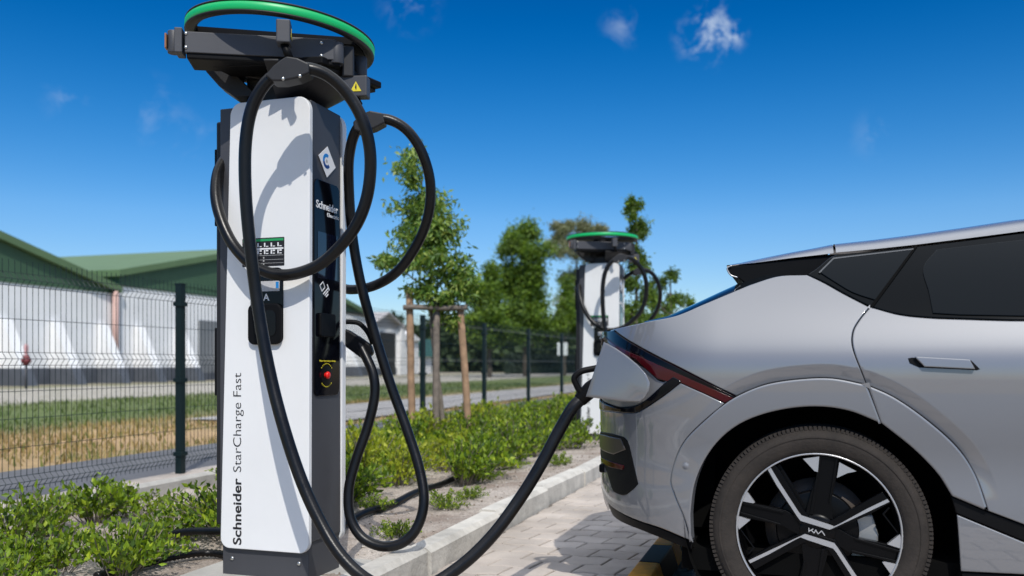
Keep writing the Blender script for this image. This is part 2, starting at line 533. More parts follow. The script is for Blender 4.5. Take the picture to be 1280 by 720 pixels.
def ground_mat():
    """field: grass, dry patches, gravel lanes in bands parallel to the fence"""
    m, nt, b = nmat('field_ground')
    N = nt.nodes.new
    t = N('ShaderNodeTexCoord')
    sep = N('ShaderNodeSeparateXYZ'); nt.links.new(t.outputs['Object'], sep.inputs[0])
    nb = N('ShaderNodeTexNoise'); nb.inputs['Scale'].default_value = 0.25; nb.inputs['Detail'].default_value = 6
    nt.links.new(t.outputs['Object'], nb.inputs['Vector'])
    nf = N('ShaderNodeTexNoise'); nf.inputs['Scale'].default_value = 6; nf.inputs['Detail'].default_value = 8; nf.inputs['Roughness'].default_value = 0.75
    nt.links.new(t.outputs['Object'], nf.inputs['Vector'])
    nd = N('ShaderNodeMath'); nd.operation = 'MULTIPLY_ADD'; nd.inputs[1].default_value = 5.0; nd.inputs[2].default_value = -2.5
    nt.links.new(nb.outputs['Fac'], nd.inputs[0])
    xx = N('ShaderNodeMath'); xx.operation = 'ADD'
    nt.links.new(sep.outputs['X'], xx.inputs[0]); nt.links.new(nd.outputs[0], xx.inputs[1])
    cr = N('ShaderNodeValToRGB')
    mr = N('ShaderNodeMapRange'); mr.inputs['From Min'].default_value = -40; mr.inputs['From Max'].default_value = 0
    nt.links.new(xx.outputs[0], mr.inputs['Value']); nt.links.new(mr.outputs[0], cr.inputs[0])
    def p(x): return (x + 40) / 40
    stops = [(-38, (0.33, 0.29, 0.23)), (-33, (0.30, 0.265, 0.2)), (-31.5, (0.17, 0.165, 0.075)), (-29.5, (0.36, 0.335, 0.29)), (-19.5, (0.38, 0.35, 0.30)),
             (-18, (0.12, 0.15, 0.045)), (-13, (0.10, 0.14, 0.035)), (-11.2, (0.17, 0.16, 0.06)), (-10, (0.46, 0.31, 0.16)), (-8, (0.42, 0.28, 0.14)), (-6, (0.33, 0.235, 0.11))]
    el = cr.color_ramp.elements
    for i, (x, c) in enumerate(stops):
        e = el[i] if i < 2 else el.new(p(x))
        e.position = p(x); e.color = (*c, 1)
    # patches of grass and bare earth
    n3 = N('ShaderNodeTexNoise'); n3.inputs['Scale'].default_value = 0.9; n3.inputs['Detail'].default_value = 7; n3.inputs['Roughness'].default_value = 0.7
    nt.links.new(t.outputs['Object'], n3.inputs['Vector'])
    r3 = N('ShaderNodeMapRange'); r3.inputs['From Min'].default_value = 0.52; r3.inputs['From Max'].default_value = 0.62; r3.inputs['To Max'].default_value = 0.55
    nt.links.new(n3.outputs['Fac'], r3.inputs['Value'])
    m3 = N('ShaderNodeMix'); m3.data_type = 'RGBA'; m3.inputs['B'].default_value = (0.13, 0.145, 0.045, 1)
    nt.links.new(r3.outputs[0], m3.inputs['Factor']); nt.links.new(cr.outputs[0], m3.inputs['A'])
    rf = N('ShaderNodeMapRange'); rf.inputs['From Min'].default_value = 0.3; rf.inputs['From Max'].default_value = 0.7; rf.inputs['To Min'].default_value = 0.65; rf.inputs['To Max'].default_value = 1.3
    nt.links.new(nf.outputs['Fac'], rf.inputs['Value'])
    mx = N('ShaderNodeMix'); mx.data_type = 'RGBA'; mx.blend_type = 'MULTIPLY'; mx.inputs['Factor'].default_value = 1
    nt.links.new(m3.outputs['Result'], mx.inputs['A']); nt.links.new(rf.outputs[0], mx.inputs['B'])
    nt.links.new(mx.outputs['Result'], b.inputs['Base Color'])
    bp = N('ShaderNodeBump'); bp.inputs['Strength'].default_value = 0.7; bp.inputs['Distance'].default_value = 0.05
    nt.links.new(nf.outputs['Fac'], bp.inputs['Height']); nt.links.new(bp.outputs[0], b.inputs['Normal'])
    b.inputs['Roughness'].default_value = 0.95
    return m
M['ground'] = ground_mat()

# ------------------------------------------------------------------ ground, pavement, kerbs
def sheet(name, x0, y0, x1, y1, z, m, kind='structure'):
    mb = MB()
    mb.add([(x0, y0, z), (x1, y0, z), (x1, y1, z), (x0, y1, z)], [(0, 1, 2, 3)])
    return tag(mb.build(name, m), kind=kind)
sheet('ground', -900, -300, 900, 1500, -0.06, M['ground'])
sheet('parking_bed', -1.6, -12, 22, 90, -0.012, mat('joint_sand', (0.13, 0.112, 0.095), 0.95, var=0.2, bump=0.3))
sheet('footpath', -6.72, -15, -5.24, 160, -0.02, M['asphalt'])
sheet('verge_sand', -5.24, -15, -4.4, 160, -0.024, mat('verge_joint', (0.17, 0.165, 0.16), 0.95, var=0.2))
sheet('second_lane', -10.3, 13.0, -7.4, 160, -0.03, mat('sandy_lane', (0.33, 0.315, 0.30), 0.95, var=0.2, vscale=0.8, bump=0.4, bscale=20))

sheet('drive_lane', -1.6, -12, 22, 1.2, -0.006, M['asphalt'])

def pavers(name, x0, y0, x1, y1, lx, ly, m, zig=0.011, skew=0.016, gap=0.004, z=0.0):
    mb = MB()
    rows = int((y1 - y0) / ly)
    colsn = int((x1 - x0) / lx) + 1
    rnd = random.Random(3)
    def zz(x):
        u = (x / (lx / 2)) % 2
        return zig * ((u if u < 1 else 2 - u) * 2 - 1)
    for j in range(rows):
        yb = y0 + j * ly
        off = (j % 2) * lx / 2
        for i in range(colsn):
            xa = x0 + i * lx + off - lx / 2
            if xa + lx * 0.5 < x0 or xa + lx > x1 + lx * .6: continue
            tx = [0, 0.25, 0.5, 0.75, 1.0]
            bot = [(xa + gap / 2 + u * (lx - gap) - skew / 2 * 0, yb + gap / 2 + zz(xa + u * lx)) for u in tx]
            top = [(xa + gap / 2 + u * (lx - gap), yb + ly - gap / 2 + zz(xa + u * lx)) for u in tx]
            bot[0] = (bot[0][0] - skew / 2, bot[0][1]); bot[-1] = (bot[-1][0] - skew / 2, bot[-1][1])
            top[0] = (top[0][0] + skew / 2, top[0][1]); top[-1] = (top[-1][0] + skew / 2, top[-1][1])
            ring = bot + top[::-1]
            ring = [(min(max(p[0], x0), x1), p[1]) for p in ring]
            cx = sum(p[0] for p in ring) / 10; cy = sum(p[1] for p in ring) / 10
            dz = rnd.uniform(-0.0018, 0.0018); ta, tb = rnd.uniform(-.012, .012), rnd.uniform(-.012, .012)
            n = len(ring)
            outer = [(p[0], p[1], z - 0.011) for p in ring]
            mid = [(p[0] + (cx - p[0]) * .008, p[1] + (cy - p[1]) * .016, z - 0.004 + dz) for p in ring]
            inn = [(p[0] + (cx - p[0]) * .05, p[1] + (cy - p[1]) * .1, z + dz + ta * (p[0] - cx) + tb * (p[1] - cy)) for p in ring]
            vs = outer + mid + inn
            fs = [tuple(2 * n + k for k in range(n))]
            for k in range(n):
                k2 = (k + 1) % n
                fs.append((k, k2, n + k2, n + k)); fs.append((n + k, n + k2, 2 * n + k2, 2 * n + k))
            mb.add(vs, fs)
    return tag(mb.build(name, m), kind='structure')
pavers('pavement', -1.566, 1.4, 7.5, 15.5, 0.20, 0.165, M['paver'], zig=.019, skew=.024, gap=.007)
pavers('pavement_strip', -5.22, 3.0, -4.42, 20, 0.2, 0.1, M['paver'], z=-0.012)

def kerb_run(name, x0, x1, ztop, zbot, y0, y1, length, m, wob=0.006, side=1):
    mb = MB()
    rnd = random.Random(11)
    y = y0
    while y < y1:
        dx, dz, rot = rnd.uniform(-wob, wob), rnd.uniform(-wob, wob) * .7, rnd.uniform(-1, 1) * wob * 1.2
        ya, yb = y + 0.004, y + length - 0.004
        # chamfer towards the parking side
        prof = [(x0, zbot), (x0, ztop - .008), (x0 + .008, ztop), (x1 - .03, ztop), (x1 - .004, ztop - .022), (x1, zbot)]
        n = len(prof); nseg = 8
        vs = []
        for s in range(nseg + 1):
            yy = ya + (yb - ya) * s / nseg
            for (px, pz) in prof:
                nn = noise.noise(Vector((px * 9, yy * 6, pz * 9))) * 0.004
                vs.append((px + dx + rot * (s / nseg - .5) * 2 + nn, yy, pz + dz + nn * .6))
        fs = [tuple(range(n - 1, -1, -1)), tuple(nseg * n + k for k in range(n))]
        for s in range(nseg):
            for k in range(n):
                k2 = (k + 1) % n
                fs.append((s * n + k, s * n + k2, (s + 1) * n + k2, (s + 1) * n + k))
        mb.add(vs, fs)
        y += length
    return tag(mb.build(name, m), kind='structure')
kerb_run('kerb', -1.69, -1.57, 0.12, -0.1, 0.64, 60, 1.0, M['kerb'], 0.010)
kerb_run('bed_edging_kerb', -4.40, -4.34, 0.10, -0.1, -2, 90, 1.0, M['conc'], 0.003)

def soil_z(x, y):
    t = min(1, max(0, (x + 4.34) / 2.65))
    dip = max(0., 1 - max(0., math.hypot(x + 2.157, y - 3.366) - .45) / .5)
    return 0.0 + 0.09 * t - .055 * min(1., dip) + 0.022 * noise.noise(Vector((x * 2.1, y * 2.1, 0))) + 0.010 * noise.noise(Vector((x * 9, y * 9, 3)))
def soil():
    mb = MB()
    nx, ny = 90, 420
    x0, x1, y0, y1 = -4.36, -1.68, 0.5, 26.0
    vs = []
    for j in range(ny + 1):
        y = y0 + (y1 - y0) * (j / ny) ** 1.4
        for i in range(nx + 1):
            x = x0 + (x1 - x0) * i / nx
            z = soil_z(x, y) + 0.004 * noise.noise(Vector((x * 40, y * 40, 1)))
            vs.append((x, y, z))
    fs = [(j * (nx + 1) + i, j * (nx + 1) + i + 1, (j + 1) * (nx + 1) + i + 1, (j + 1) * (nx + 1) + i) for j in range(ny) for i in range(nx)]
    mb.add(vs, fs, True)
    return tag(mb.build('soil', M['soil']), kind='structure')
soil()
sheet('soil_far', -4.36, 26.0, -1.68, 90, 0.03, M['soil'])

def stones():
    mb = MB()
    rnd = random.Random(5)
    for k in range(2600):
        y = 2.0 + 9 * rnd.random() ** 1.6
        x = rnd.choice([rnd.uniform(-4.3, -1.72), rnd.uniform(-2.5, -1.72), rnd.uniform(-2.3, -1.72)])
        r = 0.003 + 0.010 * rnd.random() ** 3
        z = soil_z(x, y)
        q = Matrix.Rotation(rnd.uniform(0, 6.28), 3, Vector((rnd.random(), rnd.random(), rnd.random())).normalized())
        vs = [Vector((sx * r * rnd.uniform(.5, 1.3), sy * r * rnd.uniform(.5, 1.3), sz * r * .7)) for sx, sy, sz in [(1, 0, 0), (-1, 0, 0), (0, 1, 0), (0, -1, 0), (0, 0, 1), (0, 0, -1)]]
        vs = [q @ v + Vector((x, y, z + r * .3)) for v in vs]
        mb.add(vs, [(0, 2, 4), (2, 1, 4), (1, 3, 4), (3, 0, 4), (2, 0, 5), (1, 2, 5), (3, 1, 5), (0, 3, 5)])
    o = mb.build('gravel', M['stone'])
    tag(o, 'small stones and crumbs scattered over the bare soil of the bed', 'gravel', kind='stuff')
stones()

def grass_field():
    for (nm, m, x0, x1, y0, y1, n, hmin, hmax, lab) in [
        ('dry_grass', M['grassd'], -11.0, -6.8, 4.0, 24.0, 15000, .04, .12, 'dry yellow grass on the bank beyond the footpath'),
        ('green_grass', M['grassg'], -19.0, -10.6, 8.0, 42.0, 12000, .05, .14, 'patchy green grass of the field beyond the dry bank')]:
        mb = MB(); rnd = random.Random(9)
        for k in range(n):
            x, y = rnd.uniform(x0, x1), rnd.uniform(y0, y1)
            dens = noise.noise(Vector((x * .7, y * .7, 7)))
            if nm == 'dry_grass' and y > 12.6 and -10.5 < x < -7.2: continue
            if dens < rnd.uniform(-.5, .25): continue
            h = rnd.uniform(hmin, hmax); w = h * .09 + .006; a = rnd.uniform(0, 6.28)
            lx, ly = rnd.uniform(-.6, .6) * h, rnd.uniform(-.6, .6) * h
            mb.add([(x - w * math.cos(a), y - w * math.sin(a), -.06), (x + w * math.cos(a), y + w * math.sin(a), -.06), (x + lx, y + ly, -.06 + h)], [(0, 1, 2)])
        tag(mb.build(nm, m), lab, 'grass', kind='stuff')
grass_field()

# ------------------------------------------------------------------ hangars, shed
WX = -34.5
def hangar(y0, y1, zeave, slope, label, gable_z, butt, pipe=None, rg=0.0, zright=None):
    root = empty('storage_hangar', (WX, (y0 + y1) / 2, 0))
    o = Vector((WX, (y0 + y1) / 2, 0))
    half = (y1 - y0) / 2
    zr = zeave + slope * (half + rg)
    zright = zeave if zright is None else zright
    sr = (zr - zright) / (half - rg)
    def bx(mb, x0, x1, ya, yb, za, zb):
        mb.box(((x0 + x1) / 2, (ya + yb) / 2, (za + zb) / 2), (x1 - x0, yb - ya, zb - za))
    mb = MB(); bx(mb, -50, 0, -half + .15, half - .15, 0.75, gable_z); mb.build('wall', M['wallw'], root)
    mb = MB(); bx(mb, -50, .06, -half + .1, half - .1, -.1, .75); mb.build('plinth', M['plinth'], root)
    mb = MB(); mb.prism([(0.05, -half + .1, gable_z + .002), (0.05, half - .1, gable_z + .002), (0.05, half - .1, zright), (0.05, rg, zr), (0.05, -half + .1, zeave)], (-50, 0, 0)); mb.build('gable', M['roofg'], root)
    # corrugation ribs on the gable are part of its sheet
    mb = MB()
    th = .35
    e = .2
    for s in (-1, 1):
        ze_ = zeave - slope * e if s < 0 else zright - sr * e
        pts = [(-51, rg, zr + .02), (-51, s * (half + e), ze_ + .02), (-51, s * (half + e), ze_ + .02 + th), (-51, rg, zr + .02 + th)]
        mb.prism(pts, (51.35, 0, 0))
    mb.build('roof', M['roofl'], root)
    for yb in butt:
        m2 = MB()
        yl = yb - o.y
        pts = [(0.01, yl - .28, 0.75), (0.01, yl - .28, 3.0), (.25, yl - .28, 3.0), (1.35, yl - .28, 0.75)]
        m2.prism(pts, (0, .56, 0))
        b = m2.build('buttress', M['wallw'], root)
        m3 = MB(); m3.prism([(0.07, yl - .3, -.1), (0.07, yl - .3, .745), (1.4, yl - .3, .745), (1.75, yl - .3, -.1)], (0, .6, 0))
        m3.build('buttress_foot', M['plinth'], b)
    if pipe is not None:
        m2 = MB(); m2.tube([(.25, pipe - o.y, .5), (.25, pipe - o.y, gable_z + .1)], .16, 10)
        m2.build('downpipe', M['pipe'], root)
    tag(root, label, 'hangar')
    return root
hangar(6.5, 37.9, 4.75, 0.25, 'white hangar with dark green gable nearest the left edge of the photo', 4.68, [14.5, 18.8, 23.2, 27.4, 31.0, 33.9, 36.9], pipe=37.7)
h2 = hangar(38.1, 66.8, 5.62, 0.22, 'white hangar with green gable standing right of the pinkish downpipe', 5.1, [39.6, 42.9, 46.6, 50.5, 54.5, 58.5, 62.5], rg=50.2 - (38.1 + 66.8) / 2, zright=4.9)
mb = MB(); mb.box((.03, 45.9 - (38.1 + 66.8) / 2, 2.0), (.08, 2.2, 3.2)); mb.build('door', mat('grey_hangar_door', (.18, .19, .2), .7, var=.1), h2)

def shed():
    root = empty('white_shed', (WX, 70.6, 0))
    mb = MB(); mb.box((-4, -.6, 2.35), (8, 6.4, 3.5)); mb.build('wall', M['wallw'], root)
    mb = MB(); mb.box((-4, -.6, .25), (8.1, 6.5, .69)); mb.build('plinth', M['plinth'], root)
    mb = MB(); mb.prism([(0.02, -3.9, 4.1), (0.02, 2.7, 4.1), (0.02, -.6, 5.35)], (-8, 0, 0)); mb.build('gable', M['roofs'], root)
    mb = MB()
    for s in (-1, 1):
        mb.prism([(-8.2, -.6, 5.36), (-8.2, -.6 + s * 3.7, 3.98), (-8.2, -.6 + s * 3.7, 4.12), (-8.2, -.6, 5.52)], (8.7, 0, 0))
    mb.build('roof', M['roofs'], root)
    mb = MB(); mb.box((.06, -.1, 1.9), (.12, 2.9, 3.6)); mb.build('door', M['darkdoor'], root)
    mb = MB(); mb.prism([(.4, 1.7, -.1), (.4, 3.1, -.1), (.4, 2.7, 4.6), (.4, 2.1, 4.6)], (-.6, 0, 0)); mb.build('buttress', M['wallw'], root)
    tag(root, 'small white gabled shed with a tall dark doorway behind the tree stakes', 'shed')
    r2 = empty('low_outbuilding', (WX - 1, 77.0, 0))
    mb = MB(); mb.box((-3, 0, 1.6), (6, 5.0, 3.2)); mb.build('wall', M['wallw'], r2)
    mb = MB(); mb.prism([(.3, -2.7, 3.21), (.3, 2.7, 3.21), (.3, 0, 4.1)], (-6.6, 0, 0)); mb.build('roof', M['wallw'], r2)
    mb = MB(); mb.prism([(.4, 2.9, 1.7), (.4, 6.0, 1.7), (.4, 5.2, 3.4), (.4, 2.9, 3.4)], (-5, 0, 0)); mb.build('lean_to_roof', M['teal'], r2)
    mb = MB(); mb.box((-2, 4.4, .8), (4, 2.8, 1.75)); mb.build('lean_to', M['wallw'], r2)
    tag(r2, 'low white outbuilding with teal lean-to roof beyond the shed', 'outbuilding')
shed()

def hydrant():
    p = Vector((-29.5, 27.6, -.06))
    root = empty('hydrant_post', p)
    mb = MB(); mb.tube([(0, 0, 0), (0, 0, .95)], .05, 10); mb.build('post', M['char'], root)
    mb = MB(); mb.tube([(0, 0, .95), (0, 0, 1.35)], .13, 12); mb.tube([(0, 0, 1.05), (0, 0, 1.22)], .19, 12); mb.build('body', mat('dull_red_paint', (.17, .03, .035), .6, var=.1), root)
    mb = MB(); mb.lathe([(.0, 1.82), (.06, 1.78), (.09, 1.68), (.07, 1.36)], (0, 0, 0), (0, 0, 1), 12); mb.build('cap', mat('pink_cap', (.5, .27, .27), .5), root)
    tag(root, 'small red hydrant post in front of the left white hangar', 'hydrant')
hydrant()

# ------------------------------------------------------------------ mesh fence
def fence():
    root = empty('mesh_fence', (-5.11, 3.79, 0))
    H = 1.63
    step = 2.6
    mb = MB(); mb.box((0, 0, H / 2 - .05), (.06, .06, H + .1)); mb.box((0, 0, H + .004), (.066, .066, .012))
    for z in (.16, .8, 1.46):
        mb.box((.0, 0, z), (.085, .085, .035))
    post_me = mb.mesh('post'); post_me.materials.append(M['fence'])
    mb = MB()
    zs = [(.05, 0), (.08, 0), (.12, .035), (.16, 0), (.93, 0), (.975, .035), (1.02, 0), (1.48, 0), (1.525, .035), (1.57, 0), (1.66, 0)]
    for i in range(52):
        y = .03 + i * .05
        mb.tube([(-.035 + dx, y, z) for z, dx in zs], .0026, 3, caps=False, smooth=False)
    for z, dx in [(.08, 0), (.16, 0), (.36, 0), (.56, 0), (.75, 0), (.93, 0), (1.02, 0), (1.25, 0), (1.48, 0), (1.57, 0), (.12, .035), (.975, .035), (1.525, .035)]:
        mb.tube([(-.035 + dx + .005, .0, z), (-.035 + dx + .005, 2.6, z)], .0028, 3, caps=False, smooth=False)
    pan_me = mb.mesh('mesh_panel'); pan_me.materials.append(M['fence'])
    for k in range(-1, 12):
        o = link('post', post_me, None, root); o.location = (0, k * step, 0)
        if k < 11:
            o = link('mesh_panel', pan_me, None, root); o.location = (0, k * step, 0)
    tag(root, 'dark green welded mesh fence running beside the footpath', 'fence')
fence()

# ------------------------------------------------------------------ plants
def leaf_quad(mb, p, L, W, d, up):
    """pointed leaf: 4 verts folded along the midrib"""
    d = d.normalized()
    s = d.cross(up)
    if s.length < 1e-3: s = d.orthogonal()
    s.normalize()
    n = s.cross(d)
    mb.add([p, p + d * L * .45 + s * W / 2 + n * W * .12, p + d * L, p + d * L * .45 - s * W / 2 + n * W * .12], [(0, 1, 2), (0, 2, 3)])

def rv(rnd):
    while True:
        v = Vector((rnd.uniform(-1, 1), rnd.uniform(-1, 1), rnd.uniform(-1, 1)))
        if 0.05 < v.length < 1: return v

def make_shrub(seed, rad, h, nst, leaf):
    rnd = random.Random(seed)
    st, lf = MB(), MB()
    for k in range(nst):
        a = rnd.uniform(0, 6.28); lean = rnd.random() ** .7
        tip = Vector((math.cos(a) * rad * lean, math.sin(a) * rad * lean, h * rnd.uniform(.55, 1.1) * (1 - .45 * lean * lean)))
        base = Vector((math.cos(a), math.sin(a), 0)) * rad * .25 * lean
        mid = base.lerp(tip, .5) + Vector((0, 0, h * .12)) + rv(rnd) * .02
        pts = catmull([base, mid, tip], 4)
        st.tube(pts, [.0028] * len(pts), 3, caps=False)
        for q in range(28):
            t = .2 + .8 * rnd.random()
            i = min(len(pts) - 2, int(t * (len(pts) - 1)))
            p = pts[i].lerp(pts[i + 1], t * (len(pts) - 1) - i) + rv(rnd) * .03
            d = rv(rnd) + Vector((0, 0, .55)) + (tip - base).normalized() * .4
            s = leaf * rnd.uniform(.6, 1.25)
            leaf_quad(lf, p, s, s * .55, d, rv(rnd))
    return st, lf
shrub_protos = []
for i in range(6):
    st, lf = make_shrub(100 + i, .26 + .04 * (i % 3), .22 + .05 * (i % 2), 30 + 4 * (i % 3), .034)
    a = st.mesh('stems'); a.materials.append(M['bark'])
    b = lf.mesh('foliage'); b.materials.append(M['leafb'])
    c = lf.mesh('foliage'); c.materials.append(M['leafy'])
    shrub_protos.append((a, b, c))
rnd = random.Random(21)
def put_shrub(x, y, s, label, group, yellow=False, sz=1.0, name='shrub'):
    r = empty(name, (x, y, soil_z(x, y) - .01), rnd.uniform(0, 6.28))
    r.scale = (s, s, s * sz)
    a, b, c = rnd.choice(shrub_protos)
    link('stems', a, None, r)
    link('foliage', c if yellow else b, None, r)
    tag(r, label, 'shrub', group)
pts = []
tries = 0
while tries < 9000:
    tries += 1
    y = 2.4 + 15.5 * rnd.random() ** 1.3
    x = rnd.uniform(-4.2, -2.15)
    if abs(x + 2.16) < .55 and abs(y - 3.37) < .75: continue
    if abs(x + 2.16) < .5 and abs(y - 9.83) < .7: continue
    if y < 8.5 and x < -3.88: continue
    if y < 6 and x > -2.6: continue
    if 6 <= y and x > -2.28 + .12 * math.sin(y * 2.3): continue
    # bare soil patches
    if y < 5.6 and noise.noise(Vector((x * 1.3, y * 1.3, 11))) > -.02: continue
    md = .25 + .013 * y
    if all((x - u) ** 2 + (y - v) ** 2 > md * md for u, v in pts):
        pts.append((x, y))
for (x, y) in pts:
    left = (x < -2.157 * (y / 3.37))
    if left:
        put_shrub(x, y, rnd.uniform(.7, 1.3), 'low leafy green shrub in the bed left of the near charging station', 'low shrubs left of the near charging station', rnd.random() < .12)
    else:
        put_shrub(x, y, rnd.uniform(1.0, 1.5), 'low yellow-green shrub in the planted bed between the two charging stations', 'low shrubs between the charging stations', rnd.random() < .38, 1.1)
for (px, py, s) in [(494, 668, .45), (700, 583, .5), (560, 637, .5), (600, 600, .62), (640, 585, .5), (470, 640, .5), (20, 716, .8), (585, 625, .4)]:
    r_ = ray(px, py); d_ = (0.075 - CZ) / r_.z
    q = P(px, py, d_)
    put_shrub(q.x, q.y, s, 'small weedy sprout on the bare soil beside the kerb', 'sprouts on bare soil', False, .9, 'weed')

def branchy(mb, p0, p1, r0, r1, rnd, n=6, wob=.04):
    pts = []
    L = (p1 - p0).length
    for k in range(n + 1):
        t = k / n
        q = p0.lerp(p1, t)
        if 0 < k < n: q = q + rv(rnd) * wob * L
        pts.append(q)
    pts = catmull(pts, 3)
    m = len(pts)
    mb.tube(pts, [r0 + (r1 - r0) * i / (m - 1) for i in range(m)], 7)
    return pts

def tree(name, base, trunk_h, trunk_r, clumps, leaf, nleaf, leafm, barkm, label, group=None, seed=1, leafw=.45, droop=0.0, lean=(0, 0)):
    """clumps: (x, y, z, rx, rz, density) relative to the base"""
    rnd = random.Random(seed)
    root = empty(name, base)
    tr = MB()
    top = Vector((lean[0], lean[1], trunk_h))
    tp = branchy(tr, Vector((0, 0, -.1)), top, trunk_r, trunk_r * .25, rnd, 7, .008)
    lf = MB()
    for (cx, cy, cz, rx, rz, dens) in clumps:
        c = Vector((cx, cy, cz))
        # nearest trunk point lower than the clump
        zt = max(trunk_h * .25, min(trunk_h * .97, cz - rz * .5 - abs(cx) * .5))
        q = min(tp, key=lambda p: abs(p.z - zt))
        branchy(tr, q, c, trunk_r * .32, trunk_r * .08, rnd, 4, .05)
        n = int(nleaf * dens)
        subs = [(rv(rnd), rnd.uniform(.25, .75)) for _ in range(max(5, int(11 * dens)))]
        for (sv, sr) in subs:
            sc = c + Vector((sv.x * rx, sv.y * rx, sv.z * rz)) * .8
            branchy(tr, c, sc, trunk_r * .09, trunk_r * .03, rnd, 2, .06)
            for k in range(n // len(subs)):
                v = Vector((rnd.gauss(0, .46), rnd.gauss(0, .46), rnd.gauss(0, .46)))
                p = sc + Vector((v.x * rx, v.y * rx, v.z * rz)) * sr * 1.15
                d = rv(rnd) + Vector((0, 0, -droop))
                s = leaf * rnd.uniform(.6, 1.3)
                leaf_quad(lf, p, s, s * leafw, d, rv(rnd))
    tr.build('trunk', barkm, root)
    lf.build('crown', leafm, root)
    tag(root, label, 'tree', group)
    return root

# staked young tree by the bed
tb = P(556, 556, 9.2); tb.z = .05
def rel(px, py, rx, rz, dn, d=9.2, b=None, o=(0, 0)):
    b = b or tb
    k = d / F
    q = P(px, py, d) - b
    rr = random.Random(px * 7 + py)
    return (q.x, q.y + rr.uniform(-.15, .15), q.z, rx * k, rz * k, dn)
cl = [rel(517, 212, 22, 24, .8), rel(527, 245, 26, 22, .9), rel(510, 262, 24, 18, .7), rel(527, 290, 34, 24, 1.3), rel(556, 285, 26, 26, 1.1), rel(512, 318, 26, 18, .7),
      rel(478, 322, 18, 15, .55), rel(545, 325, 34, 24, 1.2), rel(566, 340, 26, 22, .9), rel(535, 360, 26, 18, .7), rel(575, 365, 24, 20, .7), rel(553, 382, 26, 14, .5), rel(588, 352, 14, 14, .4), rel(520, 190, 8, 10, .25), rel(568, 400, 20, 12, .3)]
tree('young_tree', tb, 2.75, .034, cl, .074, 800, M['leaft'], M['bark'], 'young staked tree with a loose leafy crown behind the near charging station', None, 31, .34, .55, (-.28, .05))

def stakes(base, pix, bar, d, label):
    root = empty('tree_support', base)
    for (x0, y0, x1, y1, w, mk) in pix:
        mb = MB()
        a, b = P(x0, y0, d) - base, P(x1, y1, d) - base
        b.z = -.1
        n = 6
        mb.tube([a.lerp(b, k / n) + Vector((random.uniform(-1, 1), 0, 0)) * .004 for k in range(n + 1)], w, 9)
        mb.build('stake', M[mk], root)
    (x0, y0, x1, y1, w) = bar
    mb = MB()
    a, b = P(x0, y0, d - .06) - base, P(x1, y1, d - .06) - base
    mb.tube([a.lerp(b, k / 6) + Vector((0, 0, random.uniform(-1, 1))) * .006 for k in range(7)], w, 8)
    mb.build('crossbar', M['woodg'], root)
    mb = MB()
    for dz in (0, .025, .05):
        c = a.lerp(b, .52) + Vector((0, .02, .03 + dz - .02))
        mb.tube([c + Vector((math.cos(t * .785) * .05, math.sin(t * .785) * .07, 0)) for t in range(9)], .006, 5)
    mb.build('tie', M['black'], root)
    tag(root, label, 'tree support')
stakes(tb, [(512, 360, 516, 545, .038, 'wood'), (546, 385, 545, 560, .036, 'woodg'), (576, 388, 588, 527, .038, 'wood')], (504, 384, 584, 384.5, .028), 9.15, 'wooden three-stake support with crossbar around the young tree')

# young trees further along the bed
def slim_tree(px, pytop, d, clp, label, seed, n=1300, leaf=.075):
    b = P(px, 500, d); b.z = .03
    top = P(px, pytop, d).z
    c2 = [rel(x, y, rx, rz, dn, d, b) for (x, y, rx, rz, dn) in clp]
    tree('young_tree', b, top * .93, .045, c2, leaf, n, M['leafd'], M['bark'], label, None, seed, .4, .3)
slim_tree(795, 245, 15.5, [(793, 262, 11, 14, .8), (797, 285, 13, 14, .9), (788, 312, 15, 14, .9), (798, 330, 15, 14, .8), (786, 355, 16, 14, .7), (806, 372, 16, 14, .7), (790, 392, 18, 14, .8)], 'slim young tree rising right behind the far charging station', 41)
slim_tree(838, 335, 18, [(838, 345, 9, 10, .5), (846, 372, 18, 9, .6), (830, 385, 16, 10, .6), (822, 355, 10, 12, .5), (818, 378, 10, 12, .4), (858, 378, 9, 7, .3)], 'shorter young tree showing above the car tail at right', 42, 1100)

# big trees far behind
def far_tree(name, px, d, clp, label, seed, m, n=2600, leaf=.25, tr=.2, trunk_h=None):
    b = P(px, 470, d); b.z = -.06
    c2 = [rel(x, y, rx, rz, dn, d, b) for (x, y, rx, rz, dn) in clp]
    c2 = [(x, y + random.Random(int(abs(x * 100))).uniform(-1.5, 1.5), z, rx, rz, dn) for (x, y, z, rx, rz, dn) in c2]
    tree(name, b, max(c[2] for c in c2) * .9, tr, c2, leaf, n, m, M['barkd'], label, 'trees beyond the fence', seed, .6, .1)
far_tree('leafy_tree', 657, 70, [(655, 295, 20, 18, 1.0), (640, 312, 18, 18, .9), (672, 315, 20, 18, 1.0), (650, 338, 30, 20, 1.4), (678, 345, 16, 18, .8), (635, 355, 20, 16, .9), (662, 368, 30, 18, 1.3), (645, 390, 30, 16, 1.2), (680, 392, 18, 16, .8), (665, 412, 28, 16, 1.1), (690, 420, 14, 14, .6)], 'tallest dense green tree beyond the fence left of the far charging station', 51, M['leafd'])
far_tree('leafy_tree', 612, 66, [(610, 345, 12, 16, .8), (603, 370, 16, 18, 1.0), (620, 372, 16, 18, 1.0), (598, 398, 18, 16, 1.0), (622, 400, 20, 16, 1.1), (640, 420, 18, 14, .9), (605, 425, 24, 14, 1.1)], 'bushy dark green tree standing left of the tallest far tree', 52, M['leafd'])
